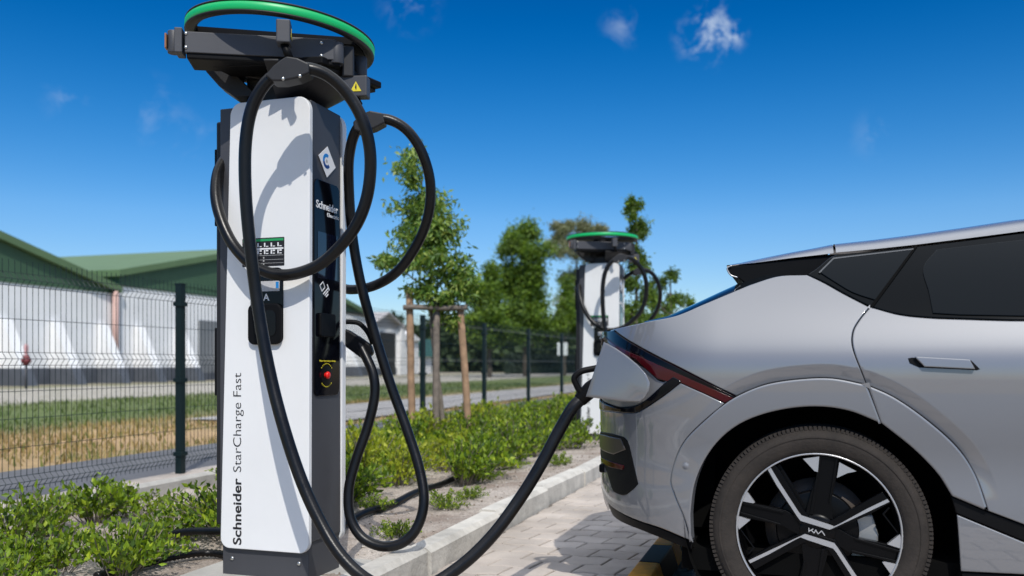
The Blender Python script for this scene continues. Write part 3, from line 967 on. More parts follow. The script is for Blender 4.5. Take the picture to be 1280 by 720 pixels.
far_tree('sparse_tree', 722, 82, [(705, 288, 18, 12, .5), (732, 282, 18, 12, .5), (752, 290, 10, 10, .3), (695, 305, 16, 14, .5), (720, 310, 22, 16, .55), (742, 320, 14, 16, .4), (712, 340, 22, 16, .5), (735, 355, 16, 16, .4), (718, 375, 22, 16, .5), (705, 400, 18, 14, .4), (765, 345, 14, 18, .4), (760, 390, 16, 16, .5)], 'pale sparse tree with thin grey-green crown behind the far charging station', 53, M['leafg'], 5200, .22, .22)
far_tree('leafy_tree', 705, 74, [(706, 360, 12, 16, .7), (712, 385, 14, 14, .8), (700, 405, 14, 14, .7), (716, 412, 12, 12, .6)], 'small dark tree between the tallest far tree and the far charging station', 54, M['leafd'], 2200, .24)
far_tree('leafy_tree', 800, 85, [(800, 400, 20, 16, 1), (780, 415, 22, 16, 1), (825, 412, 22, 18, 1), (850, 415, 20, 16, 1)], 'low green tree hidden behind the car tail and far charging station', 55, M['leafd'], 1600, .3)

def far_wood():
    mb = MB(); rnd = random.Random(61)
    for k in range(20000):
        px = rnd.uniform(455, 1000)
        d = rnd.uniform(105, 130)
        b = P(px, 455, d)
        t = (px - 455) / 545
        hmax = 5.6 + 1.8 * noise.noise(Vector((px * .03, 0, 0))) + 1.5 * noise.noise(Vector((px * .09, 3, 0)))
        z = hmax * (1 - rnd.random() ** 1.6)
        s = rnd.uniform(.7, 1.5)
        leaf_quad(mb, Vector((b.x, b.y, z)), s, s * .7, rv(rnd), rv(rnd))
    for k in range(60):
        px = rnd.uniform(455, 1000); b = P(px, 455, rnd.uniform(108, 126))
        mb.tube([(b.x, b.y, -.1), (b.x, b.y, 3.5)], .12, 5)
    tag(mb.build('far_wood', M['leafw']), 'distant low green wood behind the shed and the far trees', 'wood', kind='stuff')
far_wood()
def hedge():
    mb = MB(); rnd = random.Random(62)
    a, b = P(636, 455, 88), P(728, 455, 96)
    dr = (b - a); dr.z = 0; L = dr.length; dr.normalize(); sd = Vector((-dr.y, dr.x, 0))
    for k in range(5000):
        u = rnd.uniform(0, L); h = 1.75 + .2 * noise.noise(Vector((u * .6, 0, 0)))
        face = rnd.random()
        p = Vector((a.x, a.y, 0)) + dr * u + sd * rnd.uniform(-.8, .8) + Vector((0, 0, h * rnd.random() ** .7))
        s = rnd.uniform(.18, .4)
        leaf_quad(mb, p, s, s * .7, rv(rnd), rv(rnd))
    mb.tube([(a.x, a.y, .4), (b.x, b.y, .4)], .75, 6)
    tag(mb.build('hedge', M['leafh']), 'low dark clipped hedge at the foot of the far trees', 'hedge')
    c = P(703, 470, 62); c.z = 0
    r = empty('signboard', c, YAW)
    mb = MB(); mb.box((0, 0, 2.0), (.72, .06, .9)); mb.build('board', mat('pale_board', (.75, .78, .76), .5), r, .01)
    mb = MB(); mb.box((0, .08, .9), (.1, .08, 2.1)); mb.build('post', M['char'], r)
    tag(r, 'small blank white signboard on a post near the far hedge', 'sign')
hedge()

# black corrugated conduits lying in the bed
def conduit(pts3, r, label):
    mb = MB()
    c = catmull(pts3, 8)
    # resample finely and ripple the radius
    fine = []
    for i in range(len(c) - 1):
        L = (c[i + 1] - c[i]).length
        n = max(1, int(L / .009))
        for k in range(n): fine.append(c[i].lerp(c[i + 1], k / n))
    mb.tube(fine, [r * (1.06 if (i // 1) % 2 else .8) for i in range(len(fine))], 8)
    tag(mb.build('corrugated_conduit', M['cable']), label, 'conduit')
def onsoil(px, py, dz=.03):
    r_ = ray(px, py); d_ = (0.06 - CZ) / r_.z
    q = P(px, py, d_); q.z = soil_z(q.x, q.y) + dz
    return q
conduit([P(115, 700, 4.35), P(150, 688, 4.35), P(190, 674, 4.3), P(230, 665, 4.25), P(285, 664, 4.1)], .019, 'black corrugated conduit arching over the shrubs left of the near charger')
conduit([onsoil(120, 722), onsoil(170, 705), onsoil(215, 692), onsoil(262, 684), onsoil(300, 690)], .019, 'black corrugated conduit lying low on the soil left of the near charger')
conduit([onsoil(425, 664), onsoil(455, 650), onsoil(490, 637), onsoil(520, 622), onsoil(555, 608), onsoil(595, 592), onsoil(640, 572, .01)], .02, 'black corrugated conduit crossing the soil right of the near charger')

# ------------------------------------------------------------------ charging stations
BO = Vector((-2.157, 3.366, 0.0))
def LX(v): return Vector(v) - BO
def W(px, py, d): return P(px, py, d) - BO

def cable_obj(pts, r, parent, name='charging_cable', n=14):
    mb = MB()
    mb.tube(catmull(pts, 9), r, n)
    return mb.build(name, M['cable'], parent)

def charger(label, first):
    root = empty('charging_station', BO)
    yf, yb = -.14, .14
    # concrete foot + plinth
    mb = MB(); mb.box((0.02, 0.02, -.025), (.80, .62, .11)); mb.build('foundation', M['conc'], root, .008)
    mb = MB(); mb.box((-.008, .012, .09), (.425, .26, .32)); pl = mb.build('plinth', M['char'], root, .004)
    for x in (-.17, .16):
        mb = MB(); mb.lathe([(0, .006), (.007, .006), (.009, .002), (.009, 0)], (x, -.119, .10), (0, -1, 0), 12)
        mb.build('screw', M['steel'], pl)
    # body between the two plates
    mb = MB(); mb.box((-.012, .0125, 1.12), (.45, .252, 1.86)); mb.build('body', M['char'], root, .004)
    # plates with rounded corners, slightly leaning left edge
    def plate(y0, y1, nm):
        base = rrect(-.217, .147, .217, 2.06, (.045, .045, .06, .055), 7)
        pts = []
        for (x, z) in base:
            t = (z - .147) / (2.06 - .147)
            u = (x + .217) / .434
            pts.append((x + (1 - u) * .052 * t + u * .006 * t, y0, z))
        mb = MB(); mb.prism(pts, (0, y1 - y0, 0))
        return mb.build(nm, M['white'], root, .004, 3)
    plate(yf, yf + .026, 'front_plate')
    plate(yb, yb + .036, 'back_plate')
    # left cheek with outlet
    mb = MB(); mb.box((-.25, .02, 1.12), (.075, .19, 1.78)); mb.build('side_cover', M['chard'], root, .01)
    for zc_, zs_ in ((1.72, .34), (.95, .3)):
        mb = MB(); mb.box((-.292, .0, zc_), (.014, .14, zs_)); mb.build('side_recess', M['black'], root, .004)
    mb = MB(); mb.lathe([(.0, .02), (.026, .02), (.03, .012), (.03, -.02)], (-.29, -.03, 1.79), (-1, -.2, .1), 20); mb.build('cable_gland', mat('grey_gland', (.3, .3, .32), .4), root)

    # ---- things on the front plate
    def fpoly(pts_px, y, th, nm, m, par=root, bev=0):
        pts = [LX(hitY(px, py, BO.y + y)) for px, py in pts_px]
        for p in pts: p.y = y
        mb = MB(); mb.prism(pts, (0, th, 0))
        return mb.build(nm, m, par, bev)
    def fr(px0, py0, px1, py1, y=yf):
        a, b = LX(hitY(px0, py1, BO.y + y)), LX(hitY(px1, py0, BO.y + y))
        return a.x, a.z, b.x, b.z
    def frect(px0, py0, px1, py1, r, th, nm, m, par=root, bev=0):
        x0, z0, x1, z1 = fr(px0, py0, px1, py1)
        mb = MB(); mb.prism([(x, yf, z) for x, z in rrect(x0, z0, x1, z1, r)], (0, -th, 0))
        return mb.build(nm, m, par, bev)
    lab = frect(303, 296, 355.5, 334, .004, .0008, 'info_label', M['chard'])
    x0, z0, x1, z1 = fr(303, 296, 355.5, 334)
    w, h = x1 - x0, z1 - z0
    def lr(u0, v0, u1, v1, nm, m, th=.0015):
        mb = MB(); mb.prism([(x0 + u0 * w, yf - .0008, z0 + v0 * h), (x0 + u1 * w, yf - .0008, z0 + v0 * h), (x0 + u1 * w, yf - .0008, z0 + v1 * h), (x0 + u0 * w, yf - .0008, z0 + v1 * h)], (0, -th * .5, 0))
        return mb
    lr(.02, .88, .98, .96, 'green_stripe', None).build('green_stripe', M['greenp'], lab)
    mb = lr(.02, .585, .98, .64, '', None)
    for rowv in (.68, .43):
        for q in range(6):
            u = .05 + q * .158
            for (a, b, c, d) in [(0, 0, .03, .14), (.045, .0, .10, .03), (.045, .09, .10, .14), (.07, .03, .085, .09)][:(2 + (q * 3 + int(rowv * 10)) % 3)]:
                s_ = lr(u + a, rowv + b, u + c, rowv + d, '', None)
                mb.add(s_.v, s_.f)
    mb.build('pictogram_row', M['txtw'], lab)
    mb = lr(.02, .37, .98, .385, '', None)
    for v in (.10, .22):
        s_ = lr(.02, v, .98, v + .012, '', None); mb.add(s_.v, s_.f)
    for v in (.03, .14, .25):
        s_ = lr(.5, v + .02, .53, v + .08, '', None); mb.add(s_.v, s_.f)
    mb.build('table_lines', M['greyp'], lab)
    ph = frect(314, 334, 354.5, 430, .028, .006, 'connector_panel', M['bgloss'], bev=.002)
    s2 = None
    a0, b0, a1, b1 = fr(325, 351, 350.5, 364.5)
    mb = MB(); mb.prism([(x, yf - .006, z) for x, z in rrect(a0, b0, a1, b1, .002)], (0, -.0006, 0)); stk = mb.build('paper_sticker', mat('pale_sticker', (.5, .5, .52), .5, var=.15, vscale=60), ph)
    mb = MB(); mb.prism([(a1 - .018, yf - .0066, b0 + .012), (a1 - .004, yf - .0066, b0 + .012), (a1 - .004, yf - .0066, b1 - .004), (a1 - .018, yf - .0066, b1 - .004)], (0, -.0005, 0)); mb.build('blue_mark', M['blue'], stk)
    la = fr(330, 367, 338, 376)
    place_text('letter', 'A', (la[3] - la[1]) / .72, (la[0], yf - .0068, la[1]), (1, 0, 0), (0, 0, 1), M['txtw'], ph, width=la[2] - la[0], bold=.0006)
    # holster
    a0, b0, a1, b1 = fr(313, 379, 354.5, 431)
    mb = MB(); mb.prism([(x, yf - .006, z) for x, z in rrect(a0, b0, a1, b1, .03)], (0, -.016, 0)); hol = mb.build('holster', M['black'], root, .006)
    mb = MB(); mb.prism([(x, yf - .0215, z) for x, z in rrect(a0 + .035, b0 + .035, a1 - .022, b1 - .03, .025)], (0, -.003, 0)); mb.build('holster_insert', M['bgloss'], hol, .001)
    # printed name, reading upwards
    nx = LX(hitY(301.5, 600, BO.y + yf)).x
    za, zb, zc, zd = (LX(hitY(300, y, BO.y + yf)).z for y in (681, 598, 590, 466))
    place_text('lettering', 'Schneider', .058, (nx, yf - .0007, za), (0, 0, 1), (-1, 0, 0), M['txtk'], root, width=zb - za, bold=.0010)
    place_text('lettering', 'StarCharge Fast', .058, (nx, yf - .0007, zc), (0, 0, 1), (-1, 0, 0), M['txtk'], root, width=zd - zc, bold=-.0006)

    # ---- things on the right face
    XF = .2135
    def ry(px, py):
        q = LX(hitX(px, py, BO.x + XF)); return q.y, q.z
    y0, z1 = ry(391.5, 222); y1, _ = ry(423, 234); _, z0 = ry(391, 495.5)
    mb = MB(); mb.prism([(XF, y, z) for y, z in rrect(y0, z0, y1, z1, .028)], (.006, 0, 0)); scr = mb.build('control_panel', M['bgloss'], root, .002)
    XP = XF + .0062
    wy = y1 - y0
    mb = MB(); zs0, zs1 = ry(400, 348)[1], ry(400, 290)[1]
    mb.prism([(XP, y, z) for y, z in rrect(y0 + .025, zs0, y1 - .022, zs1, .006)], (.0012, 0, 0)); mb.build('screen', mat('dark_screen', (.004, .006, .016), .06, coat=.5), scr)
    zc_ = ry(394, 259)[1]
    place_text('lettering', 'Schneider', .046, (XP + .0006, y0 + .014, zc_), (0, 1, 0), (0, 0, 1), M['txtw'], scr, width=wy - .03, bold=.0009)
    place_text('lettering', 'Electric', .024, (XP + .0006, y0 + .105, zc_ - .026), (0, 1, 0), (0, 0, 1), M['txtw'], scr, width=.10, bold=.0003)
    # contactless card symbol
    yc, zk = ry(405, 363)
    mb = MB()
    rot = Matrix.Rotation(R(35), 3, 'X')
    def bar(dy, dz, sy, sz):
        mb.box(Vector((XP + .0005, yc, zk)) + rot @ Vector((0, dy, dz)), (.0012, sy, sz), rot)
    bar(-.012, .012, .034, .004); bar(-.012, .04, .034, .004); bar(-.028, .026, .004, .03); bar(.004, .026, .004, .03)
    for q in range(3): bar(.0, -.004 - q * .011, .05 - q * .013, .005)
    bar(.028, -.002, .006, .03)
    mb.build('card_symbol', M['txtw'], scr)
    # card reader
    ya, zt = ry(396, 391); yb_, zb_ = ry(415, 422)
    mb = MB(); mb.prism([(XP, y, z) for y, z in rrect(ya, zb_, yb_, zt, .012)], (.014, 0, 0)); rd = mb.build('card_reader', M['black'], scr, .004)
    # emergency button with yellow print
    ye, ze = ry(405, 469)
    mb = MB(); mb.lathe([(0, .001), (.042, .001), (.045, 0)], (XP, ye + .01, ze), (1, 0, 0), 28); mb.build('button_base', M['black'], scr)
    mb = MB(); mb.lathe([(0, .020), (.012, .019), (.0155, .015), (.016, .009), (.011, .006), (.011, 0)], (XP + .001, ye, ze), (1, 0, 0), 24); mb.build('emergency_button', M['red'], scr)
    zy = ry(405, 452)[1]
    place_text('lettering', 'Emergency stop', .010, (XP + .0006, y0 + .042, zy), (0, 1, 0), (0, 0, 1), M['yellow'], scr, width=.135, bold=.0003)
    mb = MB()
    for (aa, ab) in ((40, 140), (225, 315)):
        n = 9
        for k in range(n):
            t = R(aa + (ab - aa) * k / (n - 1))
            c = Vector((XP + .0015, ye + .01 + .055 * math.cos(t), ze + .05 * math.sin(t)))
            mb.box(c, (.0008, .004, .005), Matrix.Rotation(t, 3, 'X'))
    mb.build('ring_print', M['yellow'], scr)
    # diamond badge
    yd, zd_ = ry(408.5, 202)
    mb = MB(); mb.prism([(XF + .002, yd - .075, zd_ + .01), (XF + .002, yd - .005, zd_ - .07), (XF + .002, yd + .07, zd_ - .012), (XF + .002, yd, zd_ + .065)], (.002, 0, 0)); dia = mb.build('diamond_badge', M['txtw'], root)
    def arc(r0, r1, aa, ab, m, nm, dx):
        n = 14; pts = []
        for k in range(n + 1):
            t = R(aa + (ab - aa) * k / n); pts.append((XF + dx, yd - .008 + r1 * math.cos(t), zd_ + r1 * math.sin(t)))
        for k in range(n, -1, -1):
            t = R(aa + (ab - aa) * k / n); pts.append((XF + dx, yd - .008 + r0 * math.cos(t), zd_ + r0 * math.sin(t)))
        mb = MB()
        for k in range(n):
            a, b = pts[k], pts[k + 1]; c, d = pts[2 * n + 1 - k], pts[2 * n - k]
            mb.prism([a, b, d, c], (.0006, 0, 0))
        mb.build(nm, m, dia)
    arc(.018, .032, 60, 190, M['blue'], 'badge_mark', .0041)
    arc(.018, .032, 190, 320, M['navy'], 'badge_mark', .0042)
    arc(.0, .008, 0, 359, M['greyp'], 'badge_dot', .0041)

    # ---- head: neck, brackets, arms, ring
    mb = MB(); mb.box((0.0, .0, 2.12), (.25, .17, .26)); mb.build('neck', M['chard'], root, .01)
    ring = MB()
    RR, zr = .40, 2.352
    ring.lathe([(RR - .045, -.012), (RR - .045, .022), (RR - .01, .03), (RR + .002, .026), (RR + .004, .020), (RR - .002, .020), (RR - .002, -.016), (RR + .003, -.016), (RR + .001, -.022), (RR - .03, -.024)], (0, 0, zr), (0, 0, 1), 96, closed=True)
    rg = ring.build('ring', M['chard'], root)
    lb = MB(); lb.lathe([(RR - .002, -.0155), (RR + .0035, -.010), (RR + .0035, .014), (RR - .002, .0195)], (0, 0, zr), (0, 0, 1), 96); lb.build('light_band', M['led'], rg)
    fw = Vector((-math.sin(YAW), math.cos(YAW), 0)); rt = Vector((math.cos(YAW), math.sin(YAW), 0))
    hp = []
    cut, ri = -.10, RR - .04
    a0 = math.asin(cut / ri)
    for k in range(33):
        t = a0 + (math.pi - 2 * a0) * k / 32
        hp.append(rt * (ri * math.cos(t)) + fw * (ri * math.sin(t)) + Vector((0, 0, zr - .02)))
    mb = MB(); mb.prism(hp, (0, 0, .03)); mb.build('ring_plate', M['black'], rg)
    mb = MB(); mb.lathe([(.0, .0), (.10, .0), (.10, -.20), (.0, -.2)], (0, 0, zr - .012), (0, 0, 1), 24); hb = mb.build('ring_hub', M['black'], root)
    if first:
        rg.location = (0, 0, zr)
        for v in rg.data.vertices: v.co.z -= zr
        for ch in rg.children:
            for v in ch.data.vertices: v.co.z -= zr
        rg.rotation_mode = 'QUATERNION'
        rg.rotation_quaternion = Matrix.Rotation(R(4.2), 3, fw).to_quaternion()
    plate_pts = [(-.16, -.27), (.30, -.17), (.34, .0), (.33, .25), (0.0, .30), (-.04, -.02), (-.16, -.10)]
    mb = MB(); mb.prism([(x, y, 2.175) for x, y in plate_pts], (0, 0, .03)); mb.build('carrier_plate', M['black'], root, .004)
    # left bracket
    bp = [(256, 72), (257, 89), (273, 107), (293, 121), (322, 120), (296, 94), (336, 101), (346, 90), (346, 72)]
    pts = [W(px, py, 3.78) for px, py in bp]
    vd = Vector((-math.sin(YAW), math.cos(YAW), 0)) * .10
    mb = MB(); mb.prism(pts, vd); mb.build('bracket', M['chard'], root, .004)
    # cone on the right
    mb = MB(); mb.lathe([(.10, 2.055), (.13, 2.055), (.30, 2.165), (.31, 2.175), (.10, 2.176)], (.02, .01, 0), (0, 0, 1), 40, closed=True, a0=R(-75), a1=R(120)); mb.build('bracket', M['chard'], root)
    # swing arms, one at each side of the head, half a turn apart
    for half in (0, 1):
        Rz = Matrix.Identity(3)
        a, b = (Vector((-.245, -.412, 2.248)), Vector((.345, -.115, 2.236))) if half == 0 else (Vector((.02, .16, 2.25)), Vector((.33, .09, 2.25)))
        d = (b - a); L = d.length; d.normalize()
        ang = math.atan2(d.y, d.x)
        rot = Rz @ Matrix.Rotation(ang, 3, 'Z')
        def at(u, v, z): return Rz @ (a + d * u + Vector((-d.y, d.x, 0)) * v + Vector((0, 0, z)))
        mb = MB(); mb.box(at(L * .5 + .02, .03, 0), (L - .06, .075, .085), rot); arm = mb.build('swing_arm', M['char'], root, .003)
        mb = MB(); mb.box(at(L * .5 + .03, .075, -.05), (L - .05, .15, .03), rot); mb.build('arm_tray', M['black'], arm, .006)
        mb = MB(); mb.box(at(.025, .03, 0.0), (.03, .082, .10), rot); mb.tube([at(.0, .03, -.045), at(.0, .03, .045)], .024, 16); mb.build('end_cap', M['char'], arm, .003)
        mb = MB(); mb.box(at(-.028, .025, 0), (.008, .034, .06), rot); mb.build('side_reflector', M['amber'], arm, .002)
        mb = MB(); mb.tube([at(L - .01, .02, -.048), at(L - .01, .02, .04)], .03, 18); mb.tube([at(L - .01, .02, -.056), at(L - .01, .02, -.048)], .018, 14); mb.build('hinge', M['char'], arm, .003)
        for (u, z) in ((.055, .028), (.055, -.028), (L - .07, .028), (L - .07, -.024)):
            mb = MB(); mb.lathe([(0, .004), (.006, .004), (.007, 0)], at(u, -.0075, z), Rz @ Vector((d.y, -d.x, 0)), 10)
            mb.build('screw', M['steel'], arm)
        if half: continue
        mb = MB(); mb.box(at(L + .035, .09, -.02), (.05, .09, .13), rot); mb.box(at(L + .02, .15, -.02), (.05, .08, .10), rot); mb.build('arm_joint', M['chard'], arm, .006)
    # cable hangers
    def hanger(c, size, rotz, zhold, hold_c, hw, hh, sticker):
        rot = Matrix.Rotation(rotz, 3, 'Z')
        mb = MB(); mb.box(c, size, rot); hg = mb.build('cable_hanger', M['char'], root, .005)
        mb = MB(); mb.tube([Vector(c) + Vector((.0, 0, -size[2] / 2 + .005)), Vector((c[0] + (hold_c.x - c[0]) * .6, c[1], hold_c.z + hh * .6))], .016, 12); mb.build('hanger_rod', M['black'], hg)
        # warning triangle
        fx, ex, ez, dz = sticker
        ez = Vector((0, 0, 1)); nrm = ex.cross(ez)
        o = fx + nrm * .001
        mb = MB(); mb.prism([o - ex * .024, o + ex * .024, o + ez * .042], nrm * .0006); tr = mb.build('warning_triangle', M['yellow'], hg)
        o2 = o + nrm * .0008 + ez * .004
        mb = MB(); mb.prism([o2 - ex * .004 + ez * .012, o2 + ex * .002 + ez * .0, o2 + ex * .004 + ez * .014, o2 + ex * .001 + ez * .030], nrm * .0004); mb.build('bolt_mark', M['txtk'], tr)
    # front hanger A
    ca = W(355, 42, 3.52); yaw = math.atan2(.297, .59)
    rx = Matrix.Rotation(yaw, 3, 'Z')
    hanger(ca, (.055, .07, .092), yaw, 0, W(360, 80, 3.47), .1, .06, (ca + rx @ Vector((.0285, -.004, -.022)), rx @ Vector((0, 1, 0)), None, 0))
    cb = W(444, 110, 3.74)
    rb = Matrix.Rotation(YAW - R(6), 3, 'Z')
    hanger(cb, (.116, .06, .088), YAW - R(6), 0, W(458, 143, 3.77), .1, .05, (cb + rb @ Vector((.012, -.031, -.024)), rb @ Vector((1, 0, 0)), None, 0))
    def clamp(pix, d, th):
        pts = [W(px, py, d) for px, py in pix]
        vd = Vector((-math.sin(YAW), math.cos(YAW), 0)) * th
        mb = MB(); mb.prism(pts, vd); cl = mb.build('cable_clamp', M['chard'], root, .006)
        return cl
    c1 = clamp([(331, 94), (341, 82), (351, 74), (358, 70), (371, 72), (386, 79), (386, 91), (372, 97), (354, 101), (340, 101)], 3.395, .085)
    for (px, py) in ((354, 98.5), (375, 95)):
        mb = MB(); mb.lathe([(0, .005), (.006, .005), (.007, 0)], W(px, py, 3.393), W(px, py, 3.3) - W(px, py, 3.4), 10)
        mb.build('screw', M['steel'], c1)
    clamp([(441, 152), (452, 142), (462, 138), (478, 141), (481, 153), (468, 160), (450, 165), (442, 162)], 3.74, .075)
    # ---- cables
    A_top = [(335, 455, 3.46), (322, 380, 3.48), (313, 310, 3.47), (307, 240, 3.46), (307, 180, 3.45), (315, 135, 3.44), (333, 103, 3.43), (356, 89, 3.43), (385, 86, 3.43), (412, 96, 3.45), (437, 121, 3.47), (455, 155, 3.48), (463, 195, 3.5), (460, 240, 3.52),
             (447, 278, 3.54), (425, 308, 3.57), (395, 333, 3.60), (355, 344, 3.62), (320, 334, 3.645), (293, 308, 3.69), (277, 276, 3.72), (270, 245, 3.76), (273, 215, 3.82), (284, 197, 3.87), (297, 192, 3.90)]
    if first:
        A = [(752, 483, 3.50), (742, 487, 3.49), (729, 497, 3.48), (715, 511, 3.47), (698, 540, 3.46), (676, 581, 3.44), (650, 623, 3.42), (615, 670, 3.38), (575, 708, 3.35), (530, 735, 3.32), (490, 738, 3.30), (455, 722, 3.28), (425, 693, 3.30), (400, 652, 3.34), (375, 596, 3.38), (352, 525, 3.42)] + A_top
    else:
        A = [(345, 404, 3.66), (344, 412, 3.62), (341, 430, 3.56), (338, 445, 3.50)]
        A = [(343, 404, 3.68), (343, 408, 3.62), (345, 430, 3.55), (352, 500, 3.47), (354, 560, 3.44), (345, 590, 3.43), (336, 560, 3.44), (334, 500, 3.45)] + [(326, 420, 3.46)] + A_top[2:]
    cable_obj([W(*p) for p in A], .0245, root)
    B = [(446, 424, 3.99), (458, 447, 3.96), (467, 470, 3.94), (468, 497, 3.93), (459, 535, 3.92), (445, 575, 3.9), (436, 612, 3.88), (438, 647, 3.86), (453, 672, 3.84), (478, 683, 3.82), (504, 678, 3.81), (522, 658, 3.82), (530, 625, 3.84), (524, 585, 3.88), (508, 535, 3.92), (488, 480, 3.95), (466, 410, 3.95), (450, 350, 3.93), (440, 290, 3.91), (436, 230, 3.87), (437, 192, 3.82), (446, 162, 3.78), (464, 150, 3.77), (487, 150, 3.77), (510, 164, 3.78), (528, 192, 3.8), (538, 230, 3.83), (535, 270, 3.87), (521, 306, 3.92), (497, 339, 3.97), (468, 357, 4.03), (440, 362, 4.1), (420, 358, 4.15), (405, 352, 4.16)]
    if not first:
        B = [(426, 414, 4.2), (424, 350, 4.25), (424, 260, 4.2), (430, 195, 4.0), (443, 162, 3.82)] + B[B.index((464, 150, 3.77)):]
    cable_obj([W(*p) for p in B], .0225, root)
    # connector B at the back plate
    vd = Vector((-math.sin(YAW), math.cos(YAW), 0))
    mb = MB(); mb.prism([W(px, py, 3.96) for px, py in [(424, 408), (436, 413), (452, 423), (463, 431), (466, 441), (457, 452), (446, 444), (430, 432), (424, 430)]], vd * .06); cn = mb.build('connector', M['black'], root, .008)
    mb = MB(); mb.tube(catmull([W(424, 402.5, 3.98), W(440, 402.5, 3.98), W(450, 405, 3.98), W(460, 416, 3.98), W(466, 430, 3.98)], 5), .011, 10); mb.build('handle', M['black'], cn)
    if first:
        # plug pushed into the car
        mb = MB(); mb.tube([W(752, 478, 3.46), W(738, 487, 3.48), W(724, 501, 3.48)], [.036, .034, .028], 14)
        mb.prism([W(px, py, 3.44) for px, py in [(740, 478), (765, 463), (775, 480), (752, 495), (735, 494)]], vd * .06)
        cn = mb.build('connector', M['black'], root, .004)
        mb = MB()
        hp = [W(px, py, 3.47) for px, py in [(752, 459), (741, 461), (726, 464.5), (718, 472), (720, 480), (726, 490), (733, 493)]]
        mb.tube(catmull(hp, 4), .0125, 10); mb.build('handle', M['black'], cn)
    tag(root, label, 'charging station', 'charging stations')
    return root
charger('white charging station with thick black cables in the left foreground', True)
c2 = charger('smaller white charging station standing farther back behind the car tail', False)
c2.location = (BO.x + .04, 9.83, .01)

# ------------------------------------------------------------------ car
Y0 = 3.14
YC = Y0 + .94
XS, XSF, XEF = -.25, 2.95, 3.72
def st(t): return .6 * (1 - max(0., 1 - t ** 2.4) ** .6) if t < 1 else .6
NT = 400
def sil(xe):
    best = 1e9
    for i in range(NT):
        t = i / NT
        x = XS - (XS - xe) * t; y = Y0 + st(t)
        c, s = math.cos(YAW), math.sin(YAW)
        d = -x * s + y * c; a = (x * c + y * s) / d
        best = min(best, 640 + a * F)
    return best
lo, hi = -1.1, -.4
for _ in range(40):
    mid = (lo + hi) / 2
    if sil(mid) < 750: lo = mid
    else: hi = mid
XE0 = (lo + hi) / 2
def xe(z):
    e = XE0
    if z < .46: e += (.46 - z) ** 2 * 1.6
    return e
# arc length tables
def arc_table(Lx):
    tab = [0.]
    for i in range(NT):
        a, b = i / NT, (i + 1) / NT
        tab.append(tab[-1] + math.hypot(Lx * (b - a), st(b) - st(a)))
    return tab
TB, TF = arc_table(XS - XE0), arc_table(XEF - XSF)
def t2w(t, tab):
    u = max(0, min(1, t)) * NT; i = min(NT - 1, int(u)); return tab[i] + (tab[i + 1] - tab[i]) * (u - i)
def w2t(w, tab):
    import bisect
    i = max(0, min(NT - 1, bisect.bisect_right(tab, w) - 1)); return (i + (w - tab[i]) / max(1e-9, tab[i + 1] - tab[i])) / NT
def sv(z):
    s = z - .955
    k = .018
    sp = k * math.log1p(math.exp(min(40, s / k)))      # soft shoulder crease
    v = .30 * sp + .8 * sp * sp
    if z < .8: v += .10 * (.8 - z) ** 2
    v += .016 * math.exp(-((z - .60) / .13) ** 2)
    return v
def x_of(w, z):
    if w < XS: return XS - (XS - xe(z)) * w2t(XS - w, TB)
    if w > XSF: return XSF + (XEF - XSF) * w2t(w - XSF, TF)
    return w
def w_of(x, z):
    if x < XS: return XS - t2w((XS - x) / (XS - xe(z)), TB)
    if x > XSF: return XSF + t2w((x - XSF) / (XEF - XSF), TF)
    return x
def S_x(x, z):
    s = sv(z)
    if x < XS: s += st((XS - x) / (XS - xe(z)))
    if x > XSF: s += st((x - XSF) / (XEF - XSF))
    return s
def pos(w, z):
    x = x_of(w, z)
    if w < XS: s = sv(z) + st(w2t(XS - w, TB))
    elif w > XSF: s = sv(z) + st(w2t(w - XSF, TF))
    else: s = sv(z)
    return Vector((x, Y0 + s, z))
def nrm(w, z):
    e = .003
    a = pos(w + e, z) - pos(w - e, z); b = pos(w, z + e) - pos(w, z - e)
    n = a.cross(b).normalized()
    return n if n.y < .2 else -n
WT = XS - t2w(.985, TB)
def hit(px, py):
    r = ray(px, py)
    prev = None
    Y = Y0 - .1
    while Y < Y0 + .62:
        d = Y / r.y; x = r.x * d; z = CZ + r.z * d
        if x > xe(z):
            g = Y - (Y0 + S_x(x, z))
            if g >= 0:
                lo_, hi_ = Y - .004, Y
                for _ in range(24):
                    m_ = (lo_ + hi_) / 2; d = m_ / r.y; x = r.x * d; z = CZ + r.z * d
                    if x > xe(z) and m_ - (Y0 + S_x(x, z)) >= 0: hi_ = m_
                    else: lo_ = m_
                d = hi_ / r.y; x = r.x * d; z = CZ + r.z * d
                return (w_of(x, z), z)
        Y += .004
    d = (Y0 + .45) / r.y
    return (WT, CZ + r.z * d)

def poly(*segs):
    """each seg: ('c'|'l', pts); pts are pixels, or ('w', x, z) in car metres"""
    out = []
    for kind, pts in segs:
        q = []
        for p in pts:
            q.append(Vector((w_of(p[1], p[2]), p[2])) if p[0] == 'w' else Vector(hit(*p)))
        if kind == 'c' and len(q) > 2:
            q3 = catmull([Vector((v.x, v.y, 0)) for v in q], 8)
            q = [Vector((v.x, v.y)) for v in q3]
        out += q
    res = []
    for i, p in enumerate(out):
        if (p - out[i - 1]).length > 1e-4: res.append(p)
    return res

